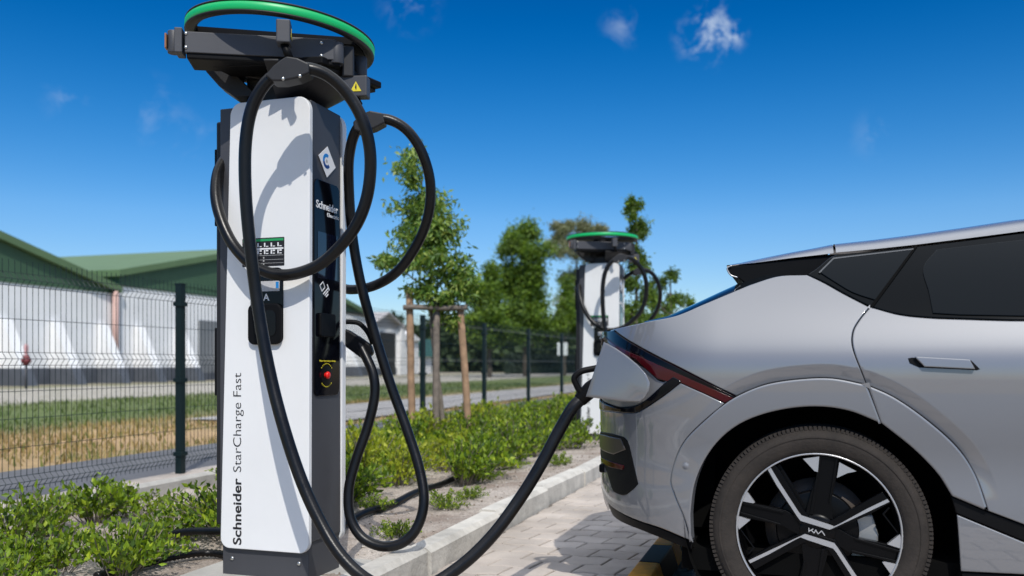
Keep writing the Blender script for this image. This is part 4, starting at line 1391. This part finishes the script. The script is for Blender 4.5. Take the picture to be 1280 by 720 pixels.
def resample(pl, step):
    out = []
    n = len(pl)
    for i in range(n):
        a, b = pl[i], pl[(i + 1) % n]
        m = max(1, int(round((b - a).length / step)))
        for k in range(m): out.append(a.lerp(b, k / m))
    return out
def area(pl):
    return sum(pl[i].x * pl[(i + 1) % len(pl)].y - pl[(i + 1) % len(pl)].x * pl[i].y for i in range(len(pl))) / 2
def inset(pl, d):
    n = len(pl); out = []
    for i in range(n):
        a, b, c = pl[i - 1], pl[i], pl[(i + 1) % n]
        u, v = (b - a), (c - b)
        if u.length < 1e-7 or v.length < 1e-7: out.append(b.copy()); continue
        u.normalize(); v.normalize()
        n1, n2 = Vector((-u.y, u.x)), Vector((-v.y, v.x))
        m_ = n1 + n2
        if m_.length < .3: out.append(b + n1 * d); continue
        m_.normalize()
        k = d / max(.45, m_.dot(n1))
        out.append(b + m_ * k)
    return out
def inside(p, pl):
    c = False; n = len(pl); j = n - 1
    for i in range(n):
        if (pl[i].y > p.y) != (pl[j].y > p.y) and p.x < (pl[j].x - pl[i].x) * (p.y - pl[i].y) / (pl[j].y - pl[i].y) + pl[i].x: c = not c
        j = i
    return c

TWIN = {}
def panel(name, pl, m, parent, off=0.0, thick=.018, gap=.0016, roll=.004, grid=.03, offf=None, both=True, extra=()):
    """curved body panel: pl is an outline on the car side surface, given a rolled edge and a flange; mirrored to the far side"""
    if area(pl) < 0: pl = pl[::-1]
    O = inset(resample(pl, .012), gap)
    I = inset(O, roll)
    n = len(O)
    pts = [v.copy() for v in I]
    xs = [v.x for v in I]; zs = [v.y for v in I]
    gx = int((max(xs) - min(xs)) / grid) + 1; gz = int((max(zs) - min(zs)) / grid) + 1
    for i in range(gx + 1):
        for j in range(gz + 1):
            p = Vector((min(xs) + (i + .5 * (j % 2)) * grid, min(zs) + j * grid))
            if inside(p, I) and min((p - q).length_squared for q in I) > (grid * .35) ** 2: pts.append(p)
    if extra:
        pts = pts[:n] + [p for p in pts[n:] if min((p - q).length_squared for q in extra) > (grid * .45) ** 2]
        pts += [q.copy() for q in extra if inside(q, I) and min((q - u).length_squared for u in I) > .006 ** 2]
    res = geometry.delaunay_2d_cdt(pts, [(i, (i + 1) % n) for i in range(n)], [list(range(n))], 1, 1e-6)
    V2, F2 = res[0], res[2]
    vs, ns, fs = [], [], []
    def pt(v): return pos(v.x, v.y) + nrm(v.x, v.y) * (off + offf(v))
    def nr(v):
        if offf is None: return nrm(v.x, v.y)
        e = .003
        q = (pt(v + Vector((e, 0))) - pt(v - Vector((e, 0)))).cross(pt(v + Vector((0, e))) - pt(v - Vector((0, e)))).normalized()
        return q if q.dot(nrm(v.x, v.y)) > 0 else -q
    for v in V2:
        nn = nrm(v.x, v.y)
        o = off if offf is None else off + offf(v)
        vs.append(pos(v.x, v.y) + nn * o); ns.append(nr(v))
    for f in F2:
        a, b, c = (vs[i] for i in f[:3])
        if (b - a).cross(c - a).dot(ns[f[0]]) < 0: f = f[::-1]
        fs.append(tuple(f))
    def ringv(lst, depth, blend):
        idx = []
        for i, v in enumerate(lst):
            nn = nrm(v.x, v.y)
            o = off if offf is None else off + offf(v)
            a, c = lst[i - 1], lst[(i + 1) % n]
            tng = pos(c.x, c.y) - pos(a.x, a.y)
            outw = tng.cross(nn)
            if outw.length > 1e-9: outw.normalize()
            idx.append(len(vs)); vs.append(pos(v.x, v.y) + nn * (o + depth)); ns.append((nr(v) * (1 - blend) + outw * blend).normalized())
        return idx
    r0 = ringv(I, 0, 0.0); r1 = ringv(O, -roll * .5, .55); r2 = ringv(O, -roll * .5, 1.0); r3 = ringv(O, -thick, 1.0)
    def quad(a, b, c, d):
        if (vs[b] - vs[a]).cross(vs[c] - vs[a]).dot(ns[a] + ns[c]) < 0: fs.append((d, c, b, a))
        else: fs.append((a, b, c, d))
    for i in range(n):
        j = (i + 1) % n
        quad(r0[i], r0[j], r1[j], r1[i]); quad(r2[i], r2[j], r3[j], r3[i])
    def make(vs, ns, fs):
        me = bpy.data.meshes.new(name)
        me.from_pydata([tuple(v) for v in vs], [], fs)
        me.polygons.foreach_set('use_smooth', [True] * len(me.polygons))
        me.update()
        me.normals_split_custom_set_from_vertices([tuple(q) for q in ns])
        return me
    o = link(name, make(vs, ns, fs), m, parent)
    if both:
        par = TWIN.get(parent.name, parent)
        t = link(name, make([Vector((v.x, 2 * YC - v.y, v.z)) for v in vs], [Vector((q.x, -q.y, q.z)) for q in ns], [f[::-1] for f in fs]), m, par)
        TWIN[o.name] = t
    return o

def crossloft(name, rows, m, parent, nq=40, hump=lambda q: 0, off=0):
    """rows: (x, y_inset, z, bulge_x, rise, crown) -> sheet running across the car from near edge to far edge"""
    vs, fs = [], []
    for (x, s, z, bx, rise, crown) in rows:
        ya, yb = Y0 + s, 2 * YC - Y0 - s
        for k in range(nq + 1):
            q = k / nq
            q = .5 - .5 * math.cos(q * math.pi)          # denser at the edges
            mm = min(q, 1 - q) * 2
            e = (1 - math.exp(-mm / .13)) / (1 - math.exp(-1 / .13))
            c = 1 - (1 - mm) ** 2
            vs.append((x + bx * e, ya + (yb - ya) * q, z + rise * e + crown * c))
    n = nq + 1
    for i in range(len(rows) - 1):
        for k in range(nq):
            fs.append((i * n + k, i * n + k + 1, (i + 1) * n + k + 1, (i + 1) * n + k))
    mb = MB(); mb.add(vs, fs, True)
    return mb.build(name, m, parent)

def car():
    root = empty('parked_car', (0, 0, 0))
    XW, ZW = .063, .365
    Yw = Y0 + .04
    paint = M['paint']
    gl = [(1083, 480), (1101, 528)]
    arch_in = [(1196, 641), (1188, 618), (1172, 592), (1142, 561), (1103, 529.5), (1060, 513), (1017, 508), (972, 513), (932, 526), (903, 546), (882, 573), (868.5, 605), (863.5, 642)]
    fl_out = [(854, 642), (842, 613), (839, 598), (845, 573), (857, 550), (879, 527.5), (906, 505), (930, 491), (960, 480), (1000, 474), (1040, 473), (1083, 481)]
    fl_out2 = [(1083, 481), (1118, 497), (1157, 524), (1196, 559), (1219, 594), (1235, 639)]
    FLW = poly(('c', fl_out)) + poly(('c', fl_out2))[1:]
    fine = []
    for i in range(len(FLW) - 1):
        m_ = max(1, int((FLW[i + 1] - FLW[i]).length / .004))
        fine += [FLW[i].lerp(FLW[i + 1], k / m_) for k in range(m_)]
    FLW = fine + [FLW[-1]]
    DW = .046
    def dish(v):
        d = min((v - q).length_squared for q in FLW) ** .5
        f = min(1., max(0., (v.y - .50) / .16))
        f = f * f * (3 - 2 * f)
        if d >= DW: return 0.0
        return -.36 * f * (DW - d)
    dish_pts = []
    for i in range(0, len(FLW) - 1, 2):
        t_ = (FLW[min(i + 3, len(FLW) - 1)] - FLW[max(0, i - 3)]).normalized()
        o_ = Vector((-t_.y, t_.x))
        if o_.dot(FLW[i] - Vector((.06, .37))) < 0: o_ = -o_
        for dd in (.012, .024, .035, DW - .0035, DW + .0035, DW + .014): dish_pts.append(FLW[i] + o_ * dd)
    # quarter panel above the lamp
    Q = poly(('c', [(1009, 343), (974, 344.5), (942, 354), (911, 366.5), (880, 379.5), (845, 394), (811, 401), (790, 406), (766, 411.5)]),
             ('c', [(768, 413), (800, 434), (840, 455), (880, 475.5), (920, 496)]),
             ('c', fl_out[7:]), ('c', [(1083, 479), (1067, 438), (1066, 416), (1074, 400), (1087, 384)]), ('c', [(1087, 383.5), (1055, 367), (1030, 353), (1009, 343)]))
    panel('rear_quarter_panel', Q, paint, root, offf=dish, grid=.025, extra=dish_pts)
    # bumper skin
    Bp = poly(('c', [(745, 512), (765, 514), (790, 516), (806, 510), (830, 494), (850, 478.5)]), ('l', [(852, 479), (880, 491.5), (906, 504)]),
              ('c', fl_out[6::-1]), ('l', [(857, 651), (863.5, 676)]), ('c', [(865, 677), (827, 661), (796, 650.5), (766, 635), (745, 617)]))
    bump = panel('rear_bumper', Bp, paint, root)
    Bq = poly(('c', [(864, 679), (827, 663), (796, 652.5), (766, 637), (745, 619)]), ('c', [(745, 636), (762, 645), (781, 658), (812, 670), (864, 689)]))
    panel('bumper_lip', Bq, M['black'], bump, off=-.012)
    pod = poly(('c', [(745, 541), (760, 541), (776, 545), (783, 549), (787, 557)]), ('l', [(787, 557), (798, 605)]), ('c', [(798, 605), (790, 613), (779.5, 619), (767, 614.5)]), ('c', [(767, 614.5), (757, 585), (745, 566)]))
    pd = panel('bumper_pod', pod, M['black'], bump, off=.003, gap=0, thick=.012)
    panel('pod_upper', poly(('l', [(745, 544), (757, 543.5), (777, 548), (783, 562), (768, 568), (745, 560)])), mat('smoked_trim', (.10, .085, .075), .3, metal=.5), pd, off=.006, gap=0, thick=.004)
    panel('reflector', poly(('l', [(753, 571), (763, 576), (781, 582), (780, 587), (762, 583), (753, 576)])), M['lens'], pd, off=.007, gap=0, thick=.004, roll=.001, grid=.012)
    b2 = MB(); c = P(858, 582, 2.99); hz = hit(858, 582); c = pos(*hz); nn = nrm(*hz)
    b2.lathe([(0, .0015), (.009, .0015), (.0105, -.001), (.0125, .0005), (.0135, -.002)], c + nn * .0075, nn, 24); b2.build('parking_sensor', M['paint2'], bump)
    c = pos(*hit(760, 588)) + Vector((-.035, .08, 0)); b2 = MB(); b2.box(c, (.03, .05, .035)); b2.build('rear_sensor', M['black'], bump, .008)
    # black folded seam below the port
    seam = poly(('c', [(745, 499), (760, 506), (775, 510), (795, 507), (810, 498), (830, 480), (842, 471)]), ('l', [(842, 471), (852, 476.5)]), ('c', [(851, 478), (830, 494), (806, 510), (790, 516), (765, 514), (745, 512)]))
    panel('bumper_seam_trim', seam, M['bgloss'], bump, off=.004, gap=0)
    pt = poly(('l', [(745, 430), (757, 428)]), ('c', [(757, 428), (782, 445), (805, 461), (825, 476.5), (842, 470)]), ('c', [(841, 471), (830, 480), (810, 498), (795, 507), (775, 510), (760, 506), (745, 499)]))
    panel('port_surround', pt, M['paint2'], root, off=-.006)
    # open charge flap
    fp = [(755, 427.5, 3.31), (770, 435.5, 3.265), (785, 446, 3.22), (797, 456, 3.185), (807, 467, 3.165), (812, 478, 3.155), (811, 488, 3.155), (806, 497, 3.165), (800, 502, 3.18), (780, 501, 3.215), (755, 498, 3.27), (733, 495, 3.325)]
    mb = MB(); pts = [P(*q) for q in fp]
    cc = sum(pts, Vector()) / len(pts)
    bulge = Vector((.2, -.9, .1)).normalized()
    n = len(pts)
    mid = [p.lerp(cc, .12) + bulge * .002 for p in pts]
    back = [p - bulge * .014 for p in pts]
    vs = pts + mid + [cc + bulge * .0035] + back
    fs = []
    for i in range(n):
        j = (i + 1) % n
        fs += [(i, n + i, n + j, j), (n + i, 2 * n, n + j), (i, j, 2 * n + 1 + j, 2 * n + 1 + i)]
    fs.append(tuple(2 * n + 1 + i for i in range(n - 1, -1, -1)))
    mb.add(vs, fs, True)
    fl = mb.build('charge_port_flap', paint, root)
    bpy_b = fl.modifiers.new('bevel', 'BEVEL'); bpy_b.width = .002; bpy_b.segments = 2; bpy_b.limit_method = 'ANGLE'; bpy_b.angle_limit = R(50)
    # lamp
    lp_up = [(745, 415), (752, 414), (768, 413), (800, 434), (840, 455), (880, 475.5), (920, 496)]
    lp_lo = [(906, 504), (880, 491.5), (852, 479), (836, 478), (822, 475), (805, 461), (782, 445), (757, 428), (745, 426)]
    lampp = poly(('l', lp_up), ('l', lp_lo))
    lm = panel('tail_light', lampp, M['lensd'], root, off=-.002, grid=.02)
    band = poly(('l', [(745, 419), (757, 421), (800, 445.5), (840, 463.5), (880, 481.5), (916.5, 497.5)]), ('l', [(906.5, 503.2), (880, 491), (852, 478.5), (836, 477), (822, 473), (806, 459.5), (795, 449), (757, 424.5), (745, 423.5)]))
    panel('red_lens', band, M['lens'], lm, off=.0015, gap=.0, roll=.001, thick=.004, grid=.015)
    panel('upper_strip', poly(('l', [(745, 415.5), (752, 414.6), (768, 413.8), (800, 435), (840, 456), (880, 476.5), (918.5, 496)]), ('l', [(916.5, 497.2), (880, 480.6), (840, 462.2), (800, 443.5), (757, 419.5), (745, 418)])), M['bgloss'], lm, off=.002, gap=.0, roll=.001, thick=.004, grid=.015)
    # flares
    def lipf(v): return .0
    F1 = poly(('c', fl_out), ('l', gl), ('c', [(1102, 529.3)] + arch_in[5:]), ('l', [(864, 660), (865, 677.5), (857.5, 652)]))
    panel('wheel_arch_flare', F1, paint, root, off=.007, roll=.007, gap=.0006, thick=.04, grid=.02)
    # rear door
    D = poly(('c', [(1087, 384), (1074, 400), (1066, 416), (1067, 438), (1083, 480)]), ('c', fl_out2), ('l', [(1235, 639), (1280, 656), ('w', .82, .40), ('w', 1.17, .37)]), ('c', [('w', 1.17, .37), ('w', 1.19, .7), ('w', 1.2, 1.0), ('w', 1.2, 1.085)]), ('c', [('w', 1.2, 1.085), ('w', .9, 1.083), (1280, 400.5), (1200, 398.5), (1161, 397), (1124, 393), (1087, 383)]))
    door = panel('rear_door', D, paint, root, offf=dish, grid=.025, extra=dish_pts)
    F2 = poly(('c', fl_out2), ('l', [(1190, 620)]), ('c', [(1190, 620), (1172, 592), (1142, 561), (1103, 529.8)]), ('l', [(1101, 528), (1084, 481)]))
    panel('door_arch_flare', F2, paint, door, off=.007, roll=.007, gap=.0006, thick=.04, grid=.02)
    hd = poly(('l', [(1137, 448), (1211, 451.5), (1223, 461.5), (1150, 458.5)]))
    rc = panel('handle_recess', poly(('l', [(1135, 448), (1140, 447), (1214, 450.6), (1225, 461.5), (1221, 462.8), (1149, 459.5), (1137, 454)])), M['black'], door, off=.0015, gap=0, roll=.001, thick=.004, grid=.012)
    panel('door_handle', poly(('l', [(1143, 446.8), (1211, 450.2), (1218, 461.6), (1155, 458.6)])), paint, rc, off=.015, gap=0, roll=.003, thick=.012, grid=.012)
    # front door, fender, nose (out of frame here, complete from elsewhere)
    belt = [('w', 1.2, 1.085), ('w', 1.7, 1.07), ('w', 2.15, 1.03)]
    fd = panel('front_door', poly(('l', [('w', 1.2, 1.085), ('w', 1.2, 1.0), ('w', 1.19, .7), ('w', 1.17, .37), ('w', 2.25, .34), ('w', 2.28, .7), ('w', 2.2, 1.0), ('w', 2.15, 1.03), ('w', 1.7, 1.07)])), paint, root, grid=.05)
    def carc(a0, a1, r, cx=XW + 2.9, cz=ZW, n=14): return [('w', cx + r * math.cos(R(a0 + (a1 - a0) * k / n)), cz + r * math.sin(R(a0 + (a1 - a0) * k / n))) for k in range(n + 1)]
    panel('front_fender', poly(('l', [('w', 2.15, 1.03), ('w', 2.2, 1.0), ('w', 2.28, .7), ('w', 2.25, .34), ('w', 2.55, .33)]), ('l', carc(175, 20, .41)), ('l', [('w', 3.36, .62), ('w', 3.4, .80), ('w', 3.0, .93), ('w', 2.6, 1.0)])), paint, root, grid=.05)
    panel('front_bumper', poly(('l', [('w', 3.36, .61), ('w', XW + 2.9 + .405, .44), ('w', 3.36, .25), ('w', 3.71, .28), ('w', 3.715, .62)])), paint, root, grid=.05)
    panel('headlight', poly(('l', [('w', 3.37, .63), ('w', 3.715, .63), ('w', 3.715, .74), ('w', 3.41, .80)])), M['glass'], root, grid=.05)
    # sill and cladding
    cl = poly(('l', [(1190, 621), (1235, 640), (1280, 657), ('w', .82, .398), ('w', 1.17, .368), ('w', 2.54, .328), ('w', 2.54, .27), ('w', 1.17, .30), ('w', .85, .345), (1280, 677), (1196, 642)]))
    sill = panel('sill_trim', cl, M['black'], root, off=-.010, gap=0)
    panel('sill_panel', poly(('l', [(1196, 643), (1280, 678), ('w', .85, .343), ('w', 1.17, .298), ('w', 2.54, .268), ('w', 2.54, .2), ('w', .8, .21), (1280, 719), (1201, 715)])), paint, sill, off=-.002)
    panel('sill_lower', poly(('l', [(1201, 716.5), (1280, 720.5), ('w', .8, .205), ('w', 2.54, .195), ('w', 2.54, .15), ('w', .55, .15), (1203, 726)])), M['black'], sill, off=-.012)
    # window band
    ZR_ = hit(1280, 289.5)[1] + .018
    dlo = poly(('c', [(1008, 342.5), (1022, 333), (1036, 321), (1046, 316.5)]), ('c', [(1046, 316.5), (1095, 312), (1146, 306.5), (1215, 298), (1280, 289.5), ('w', 1.0, ZR_), ('w', 1.5, ZR_ - .01), ('w', 1.85, 1.41)]), ('l', [('w', 2.5, 1.03), ('w', 2.15, 1.032)]), ('c', [('w', 2.15, 1.032), ('w', 1.7, 1.072), ('w', 1.2, 1.087), ('w', .9, 1.085), (1280, 400), (1200, 398), (1161, 396.5), (1124, 392.5), (1088, 382.5), (1055, 366), (1030, 352), (1008, 342.5)]))
    wf = panel('window_frame', dlo, M['frame'], root, off=-.003)
    panel('quarter_window', poly(('c', [(1025, 340.5), (1032, 332), (1042, 323.5)]), ('l', [(1042, 323.5), (1141, 312)]), ('l', [(1141, 312), (1097, 376)]), ('c', [(1097, 376), (1067, 366), (1046, 354), (1025, 340.5)])), M['glass'], wf, off=.0015, gap=0, roll=.002, thick=.004)
    panel('door_window', poly(('l', [(1171, 312), (1280, 299.5), ('w', .9, 1.45), ('w', 1.14, 1.455), ('w', 1.14, 1.105), ('w', .9, 1.10), (1280, 395), (1200, 393.5), (1166, 391.5)]), ('c', [(1166, 391.5), (1161, 365), (1154, 335), (1171, 312)])), M['glass'], wf, off=.0015, gap=0, roll=.002, thick=.004)
    panel('window_trim', poly(('l', [(1023, 341), (1041.5, 322.6), (1142, 311), (1142, 312.4), (1042.4, 324.2), (1025, 341.5)])), M['trim'], wf, off=.0025, gap=0, roll=.0004, thick=.004, grid=.01)
    panel('front_window', poly(('l', [('w', 1.26, 1.105), ('w', 1.26, 1.455), ('w', 1.5, 1.45), ('w', 1.8, 1.39), ('w', 2.3, 1.06), ('w', 1.8, 1.09)])), M['glass'], wf, off=.0015, gap=0, roll=.002, thick=.004)
    # door-to-quarter seam running up across the black frame
    panel('pillar_seal', poly(('l', [(1143.5, 308), (1147, 307.5), (1091, 384.5), (1087.5, 383)])), M['liner'], wf, off=.0025, gap=0, roll=.001, thick=.006, grid=.02)
    # roof
    def E(px, py):
        w, z = hit(px, py); p = pos(w, z); return (p.x, p.y - Y0, p.z)
    redge = [E(1045, 316), E(1095, 311.5), E(1146, 306), E(1215, 297.5), E(1280, 289)]
    ZR = redge[-1][2]
    print('ROOF', redge)
    rows = []
    for i, (x, s, z) in enumerate(redge): rows.append((x, s, z + .001, 0, .052 + .001 * i, .02 + .003 * i))
    for (x, z, rs, cr) in [(1.0, ZR + .02, .055, .035), (1.3, ZR + .02, .05, .045), (1.6, ZR - .005, .045, .045), (1.85, 1.412, .04, .05)]:
        rows.append((x, sv(z), z, .0 if x < 1.5 else .04, rs, cr))
    crossloft('roof', rows, paint, root)
    rows = [(1.86, sv(1.41), 1.41, .06, .035, .05), (2.2, sv(1.2), 1.215, .14, .03, .05), (2.5, sv(1.04), 1.035, .22, .02, .04)]
    crossloft('windscreen', rows, M['glass'], root)
    rows = [(2.42, .06, 1.045, .2, .045, .035), (3.0, .06, .93, .2, .03, .03), (3.4, .13, .80, .2, .03, .03), (3.64, .34, .74, .06, .01, .02), (3.715, .5, .62, .03, 0, 0), (3.72, .5, .25, .03, 0, 0)]
    crossloft('bonnet', rows, paint, root)
    # spoiler: painted top over a gloss black underside
    ys = .285
    def E2(px, py, yy=ys):
        p = hitY(px, py, Y0 + yy); return (p.x, yy, p.z)
    top = [E2(914, 331), E2(930, 329.5), E2(942, 328.5), E2(965, 325.5), E2(992, 322), E2(1020, 319), E2(1042, 316.5)]
    rows = []
    for i, (x, s, z) in enumerate(top):
        k = i / 6
        rows.append((x, s + .01 * (1 - k), z, -.035 * (1 - k), .010 + .042 * k, .012 + .008 * k))
    sp = crossloft('spoiler', rows, paint, root)
    x, s, z = top[0]
    low = [E2(916, 331), E2(910.5, 334), E2(910, 338.5), E2(914, 343.5), E2(922, 346), E2(930, 352), E2(985, 353), E2(1028, 345), E2(1042, 318)]
    vs = [(p[0] + (-.004 if i in (0, 1) else 0), Y0 + ys + .012, p[2] - .002) for i, p in enumerate(low)]
    mb = MB(); mb.prism(vs, (0, 1.88 - 2 * ys - .024, 0)); mb.build('spoiler_underside', M['black'], sp, .004)
    # thin pale edge at the spoiler tip
    mb = MB(); mb.tube([Vector(v) + Vector((0, -.006, 0)) for v in catmull(vs[:5], 4)], .0028, 6); mb.build('spoiler_edge_trim', M['rims'], sp)
    # rear window between quarter panels
    edge = [E(p[0], p[1] + 1) for p in [(1000, 345), (974, 345), (942, 354.5), (911, 367), (880, 380), (845, 394.5), (811, 401)]]
    rows = [(x - .002, s + .004, z - .004, -.085 + .025 * (i / 6), .034 - .020 * (i / 6), .006) for i, (x, s, z) in enumerate(edge)]
    crossloft('rear_window', rows, M['glass'], root)
    # boot lid and rear face
    e = [E(811, 401.5), E(790, 406.5), E(768, 412)]
    rows = [(x, s + .003, z - .002, -.05, .004, .003) for (x, s, z) in e]
    zt = 1.055
    for z in (1.05, 1.03, 1.0, .97, .9, .8, .72, .6, .5, .42, .36, .32):
        p = pos(WT + .01, z); dent = .03 if .72 < z < .97 else 0
        rows.append((p.x + .006, p.y - Y0 - .03, z, -.012 + dent, 0, 0))
    crossloft('tailgate', rows, paint, root)
    mb = MB()
    p = pos(WT, 1.03); mb.box((p.x + .03, YC, 1.032), (.02, 1.0, .035)); mb.build('rear_light_bar', M['lensd'], root, .006)
    # body floor and unseen dark blocks added to stop light through panel gaps
    mb = MB(); mb.box((1.45, YC, .62), (3.7, 1.18, .74)); mb.box((.9, YC, 1.15), (1.9, 1.15, .40)); mb.box((1.4, YC, .24), (3.6, 1.72, .08))
    mb.box((1.5, YC, .5), (1.9, 1.7, .5)); mb.box((-.45, YC, .62), (.3, 1.35, .6))
    mb.build('floor_and_light_blocks', M['liner'], root)
    for xw in (XW, XW + 2.9):
        for far in (0, 1):
            mb = MB()
            ya = Y0 + .03 if not far else 2 * YC - Y0 - .03
            mb.lathe([(.455, 0), (.455, .30), (.0, .30)], (xw + .005, ya, ZW + .02), (0, 1 if not far else -1, 0), 40)
            mb.build('wheel_arch_liner', M['liner'], root)
    # wheels
    wheel_root = make_wheel(root, XW, Yw, ZW)
    for (x, y, rz) in ((XW + 2.9, Yw, 0), (XW, 2 * YC - Yw, math.pi), (XW + 2.9, 2 * YC - Yw, math.pi)):
        c = copy_tree(wheel_root, root)
        c.location = (x, y, ZW); c.rotation_euler = (0, 0, rz)
    tag(root, 'grey electric hatchback with its charge flap open, plugged in at right', 'car')

def make_wheel(parent, XW, Yw, ZW):
    wr = bpy.data.objects.new('wheel', None)
    # the wheel's own mesh is its black barrel so that it carries parts
    RT, RRIM = .363, .272
    mb = MB(); mb.lathe([(RRIM - .012, .012), (RRIM - .02, .05), (RRIM - .03, .18), (0, .185)], (0, 0, 0), (0, 1, 0), 72)
    wr = mb.build('wheel', M['rimk'], parent)
    wr.location = (XW, Yw, ZW)
    # tyre
    prof = [(RRIM - .004, .02), (RRIM + .002, .004), (RRIM + .014, -.004), (RRIM + .04, -.010), (RRIM + .062, -.009), (RT - .018, .004), (RT - .006, .016), (RT - .001, .03), (RT, .06), (RT, .17), (RT - .01, .215), (RRIM + .04, .235), (RRIM, .22)]
    mb = MB(); mb.lathe(prof, (0, 0, 0), (0, 1, 0), 120)
    # shoulder tread ribs
    for k in range(150):
        a = 2 * math.pi * k / 150
        rot = Matrix.Rotation(-a, 3, 'Y')
        c = rot @ Vector((RT - .0075, .024, 0))
        mb.box(c, (.013, .036, .0098), rot)
    ty = mb.build('tyre', M['tyre'], wr)
    mb = MB()
    mb.lathe([(RRIM + .050, -.0115), (RRIM + .053, -.0125), (RRIM + .056, -.0115)], (0, 0, 0), (0, 1, 0), 90)
    mb.build('sidewall_rib', M['tyre'], ty)
    # traced pattern: zoom pixels -> wheel plane
    cx, cy = 490., 482.
    def tr(x, y): return ((x - cx) / 4, (y - cy) / 4)
    kx = .272 / 105.5; kz = .272 / 99.5
    def wp(x, y, yy): u, v = tr(x, y); return Vector((u * kx, yy, -v * kz))
    def rot180(pts): return [(2 * cx - x, 2 * cy - y) for x, y in pts]
    def ext(mb, pts, y0, y1):
        for q in (pts, rot180(pts)):
            mb.prism([wp(x, y, y0) for x, y in q], (0, y1 - y0, 0))
    # brake
    mb = MB(); mb.lathe([(.06, .10), (.175, .10), (.175, .112), (.06, .112)], (0, 0, 0), (0, 1, 0), 48, closed=True); br = mb.build('brake_disc', M['disc'], wr)
    mb = MB(); mb.prism([wp(x, y, .07) for x, y in [(655, 400), (770, 395), (800, 500), (790, 640), (640, 660), (630, 560)]], (0, .05, 0)); mb.build('brake_caliper', mat('silver_caliper', (.4, .4, .39), .45, metal=.6), br, .008)
    # black spokes on an inner web
    sp = MB()
    sp.lathe([(.05, .036), (.132, .044), (.137, .05), (.137, .07), (.05, .07)], (0, 0, 0), (0, 1, 0), 64, closed=True)
    for k in range(8):
        rt_ = Matrix.Rotation(R(14 + 45 * k), 3, 'Y')
        sp.box(rt_ @ Vector((.175, .05, 0)), (.17, .02, .022), rt_)
    ext(sp, [(225, 178), (262, 140), (300, 185), (420, 375), (450, 410), (545, 430), (580, 410), (810, 270), (850, 320), (745, 385), (600, 455), (545, 480), (400, 445), (370, 400)], .012, .035)
    ext(sp, [(500, 85), (598, 95), (585, 215), (560, 330), (570, 420), (430, 400), (455, 300), (488, 200)], .020, .05)
    ext(sp, [(62, 345), (170, 358), (330, 385), (420, 430), (420, 520), (310, 462), (62, 425)], .020, .05)
    sp.lathe([(0, .0135), (.05, .0135), (.06, .02), (.064, .05)], (0, 0, 0), (0, 1, 0), 32)
    # ridges on the double spokes
    rd = sp
    ext(rd, [(85, 347), (320, 388), (320, 400), (85, 359)], .013, .021)
    ext(rd, [(85, 400), (305, 452), (305, 462), (85, 412)], .013, .021)
    ext(rd, [(503, 100), (512, 100), (468, 395), (452, 395)], .013, .021)
    ext(rd, [(583, 108), (593, 110), (558, 330), (548, 330)], .013, .021)
    # machined faces
    ms = MB()
    ext(ms, [(232, 170), (246, 159), (261, 182), (297, 240), (394, 384), (410, 403), (545, 440), (575, 450), (600, 437), (735, 355), (834, 302), (844, 315), (740, 370), (600, 443), (552, 468), (405, 431), (388, 409), (284, 258)], .010, .013)
    ext(ms, [(418, 118), (500, 104), (493, 182), (476, 178)], .010, .03)
    ext(ms, [(600, 130), (684, 172), (640, 182), (588, 208)], .010, .03)
    ext(ms, [(120, 282), (170, 350), (160, 354), (90, 344)], .010, .03)
    ext(ms, [(70, 420), (146, 440), (86, 492), (72, 450)], .010, .03)
    ms.lathe([(RRIM - .0085, .014), (RRIM - .007, .006), (RRIM - .003, .004), (RRIM - .001, .010)], (0, 0, 0), (0, 1, 0), 96)
    ms.build('machined_face', M['rims'], wr)
    # inner edge lines of the windows between spokes
    ln = sp
    ext(ln, [(85, 490), (92, 488), (170, 585), (140, 620), (132, 616), (158, 583)], .02, .025)
    sp.build('spokes', M['rimk'], wr, .0015)
    # hub mark: angular three-letter emblem
    em = MB()
    def stroke(a, b, w=4.2):
        a, b = Vector(a), Vector(b); d = (b - a).normalized(); n_ = Vector((-d.y, d.x)) * w / 2
        em.prism([wp(*(p), .0133) for p in [a + n_, b + n_, b - n_, a - n_]], (0, -.0012, 0))
    ox, oy = 474, 482
    def g(x, y): return (ox + x + 14, oy + y + x * .17)
    for a, b in [((-40, -10), (-40, 10)), ((-38, 5), (-18, -10)), ((-28, -2), (-14, 10)), ((-13, 10), (-6, -8)), ((-6, -8), (6, 10)), ((6, 10), (24, -10)), ((24, -10), (40, 10))]:
        stroke(g(*a), g(*b))
    em.build('hub_emblem', M['greyp'], wr)
    return wr
car()

# ------------------------------------------------------------------ wheel stop
def wheel_stop():
    root = empty('wheel_stop', (-.60, 3.95, 0))
    L = 1.65
    def sect(y0, y1, nm, m, g=0):
        mb = MB(); mb.prism([(-.075 + g, y0, 0.002), (.075 - g, y0, 0.002), (.045 - g * .6, y0, .10 - g), (-.045 + g * .6, y0, .10 - g)], (0, y1 - y0, 0)); return mb.build(nm, m, root, .006)
    yl = mat('worn_yellow_rubber', (.80, .37, .03), .6, var=.25, vscale=20)
    for (u, v, c) in ((-.82, -.66, 0), (-.66, -.22, 1), (-.22, .16, 0), (.16, .36, 1), (.36, .82, 0)):
        sect(u, v - .001, 'yellow_block' if c else 'black_block', yl if c else M['black'])
    tag(root, 'black and yellow rubber wheel stop on the pavers under the car tail', 'wheel stop')
wheel_stop()
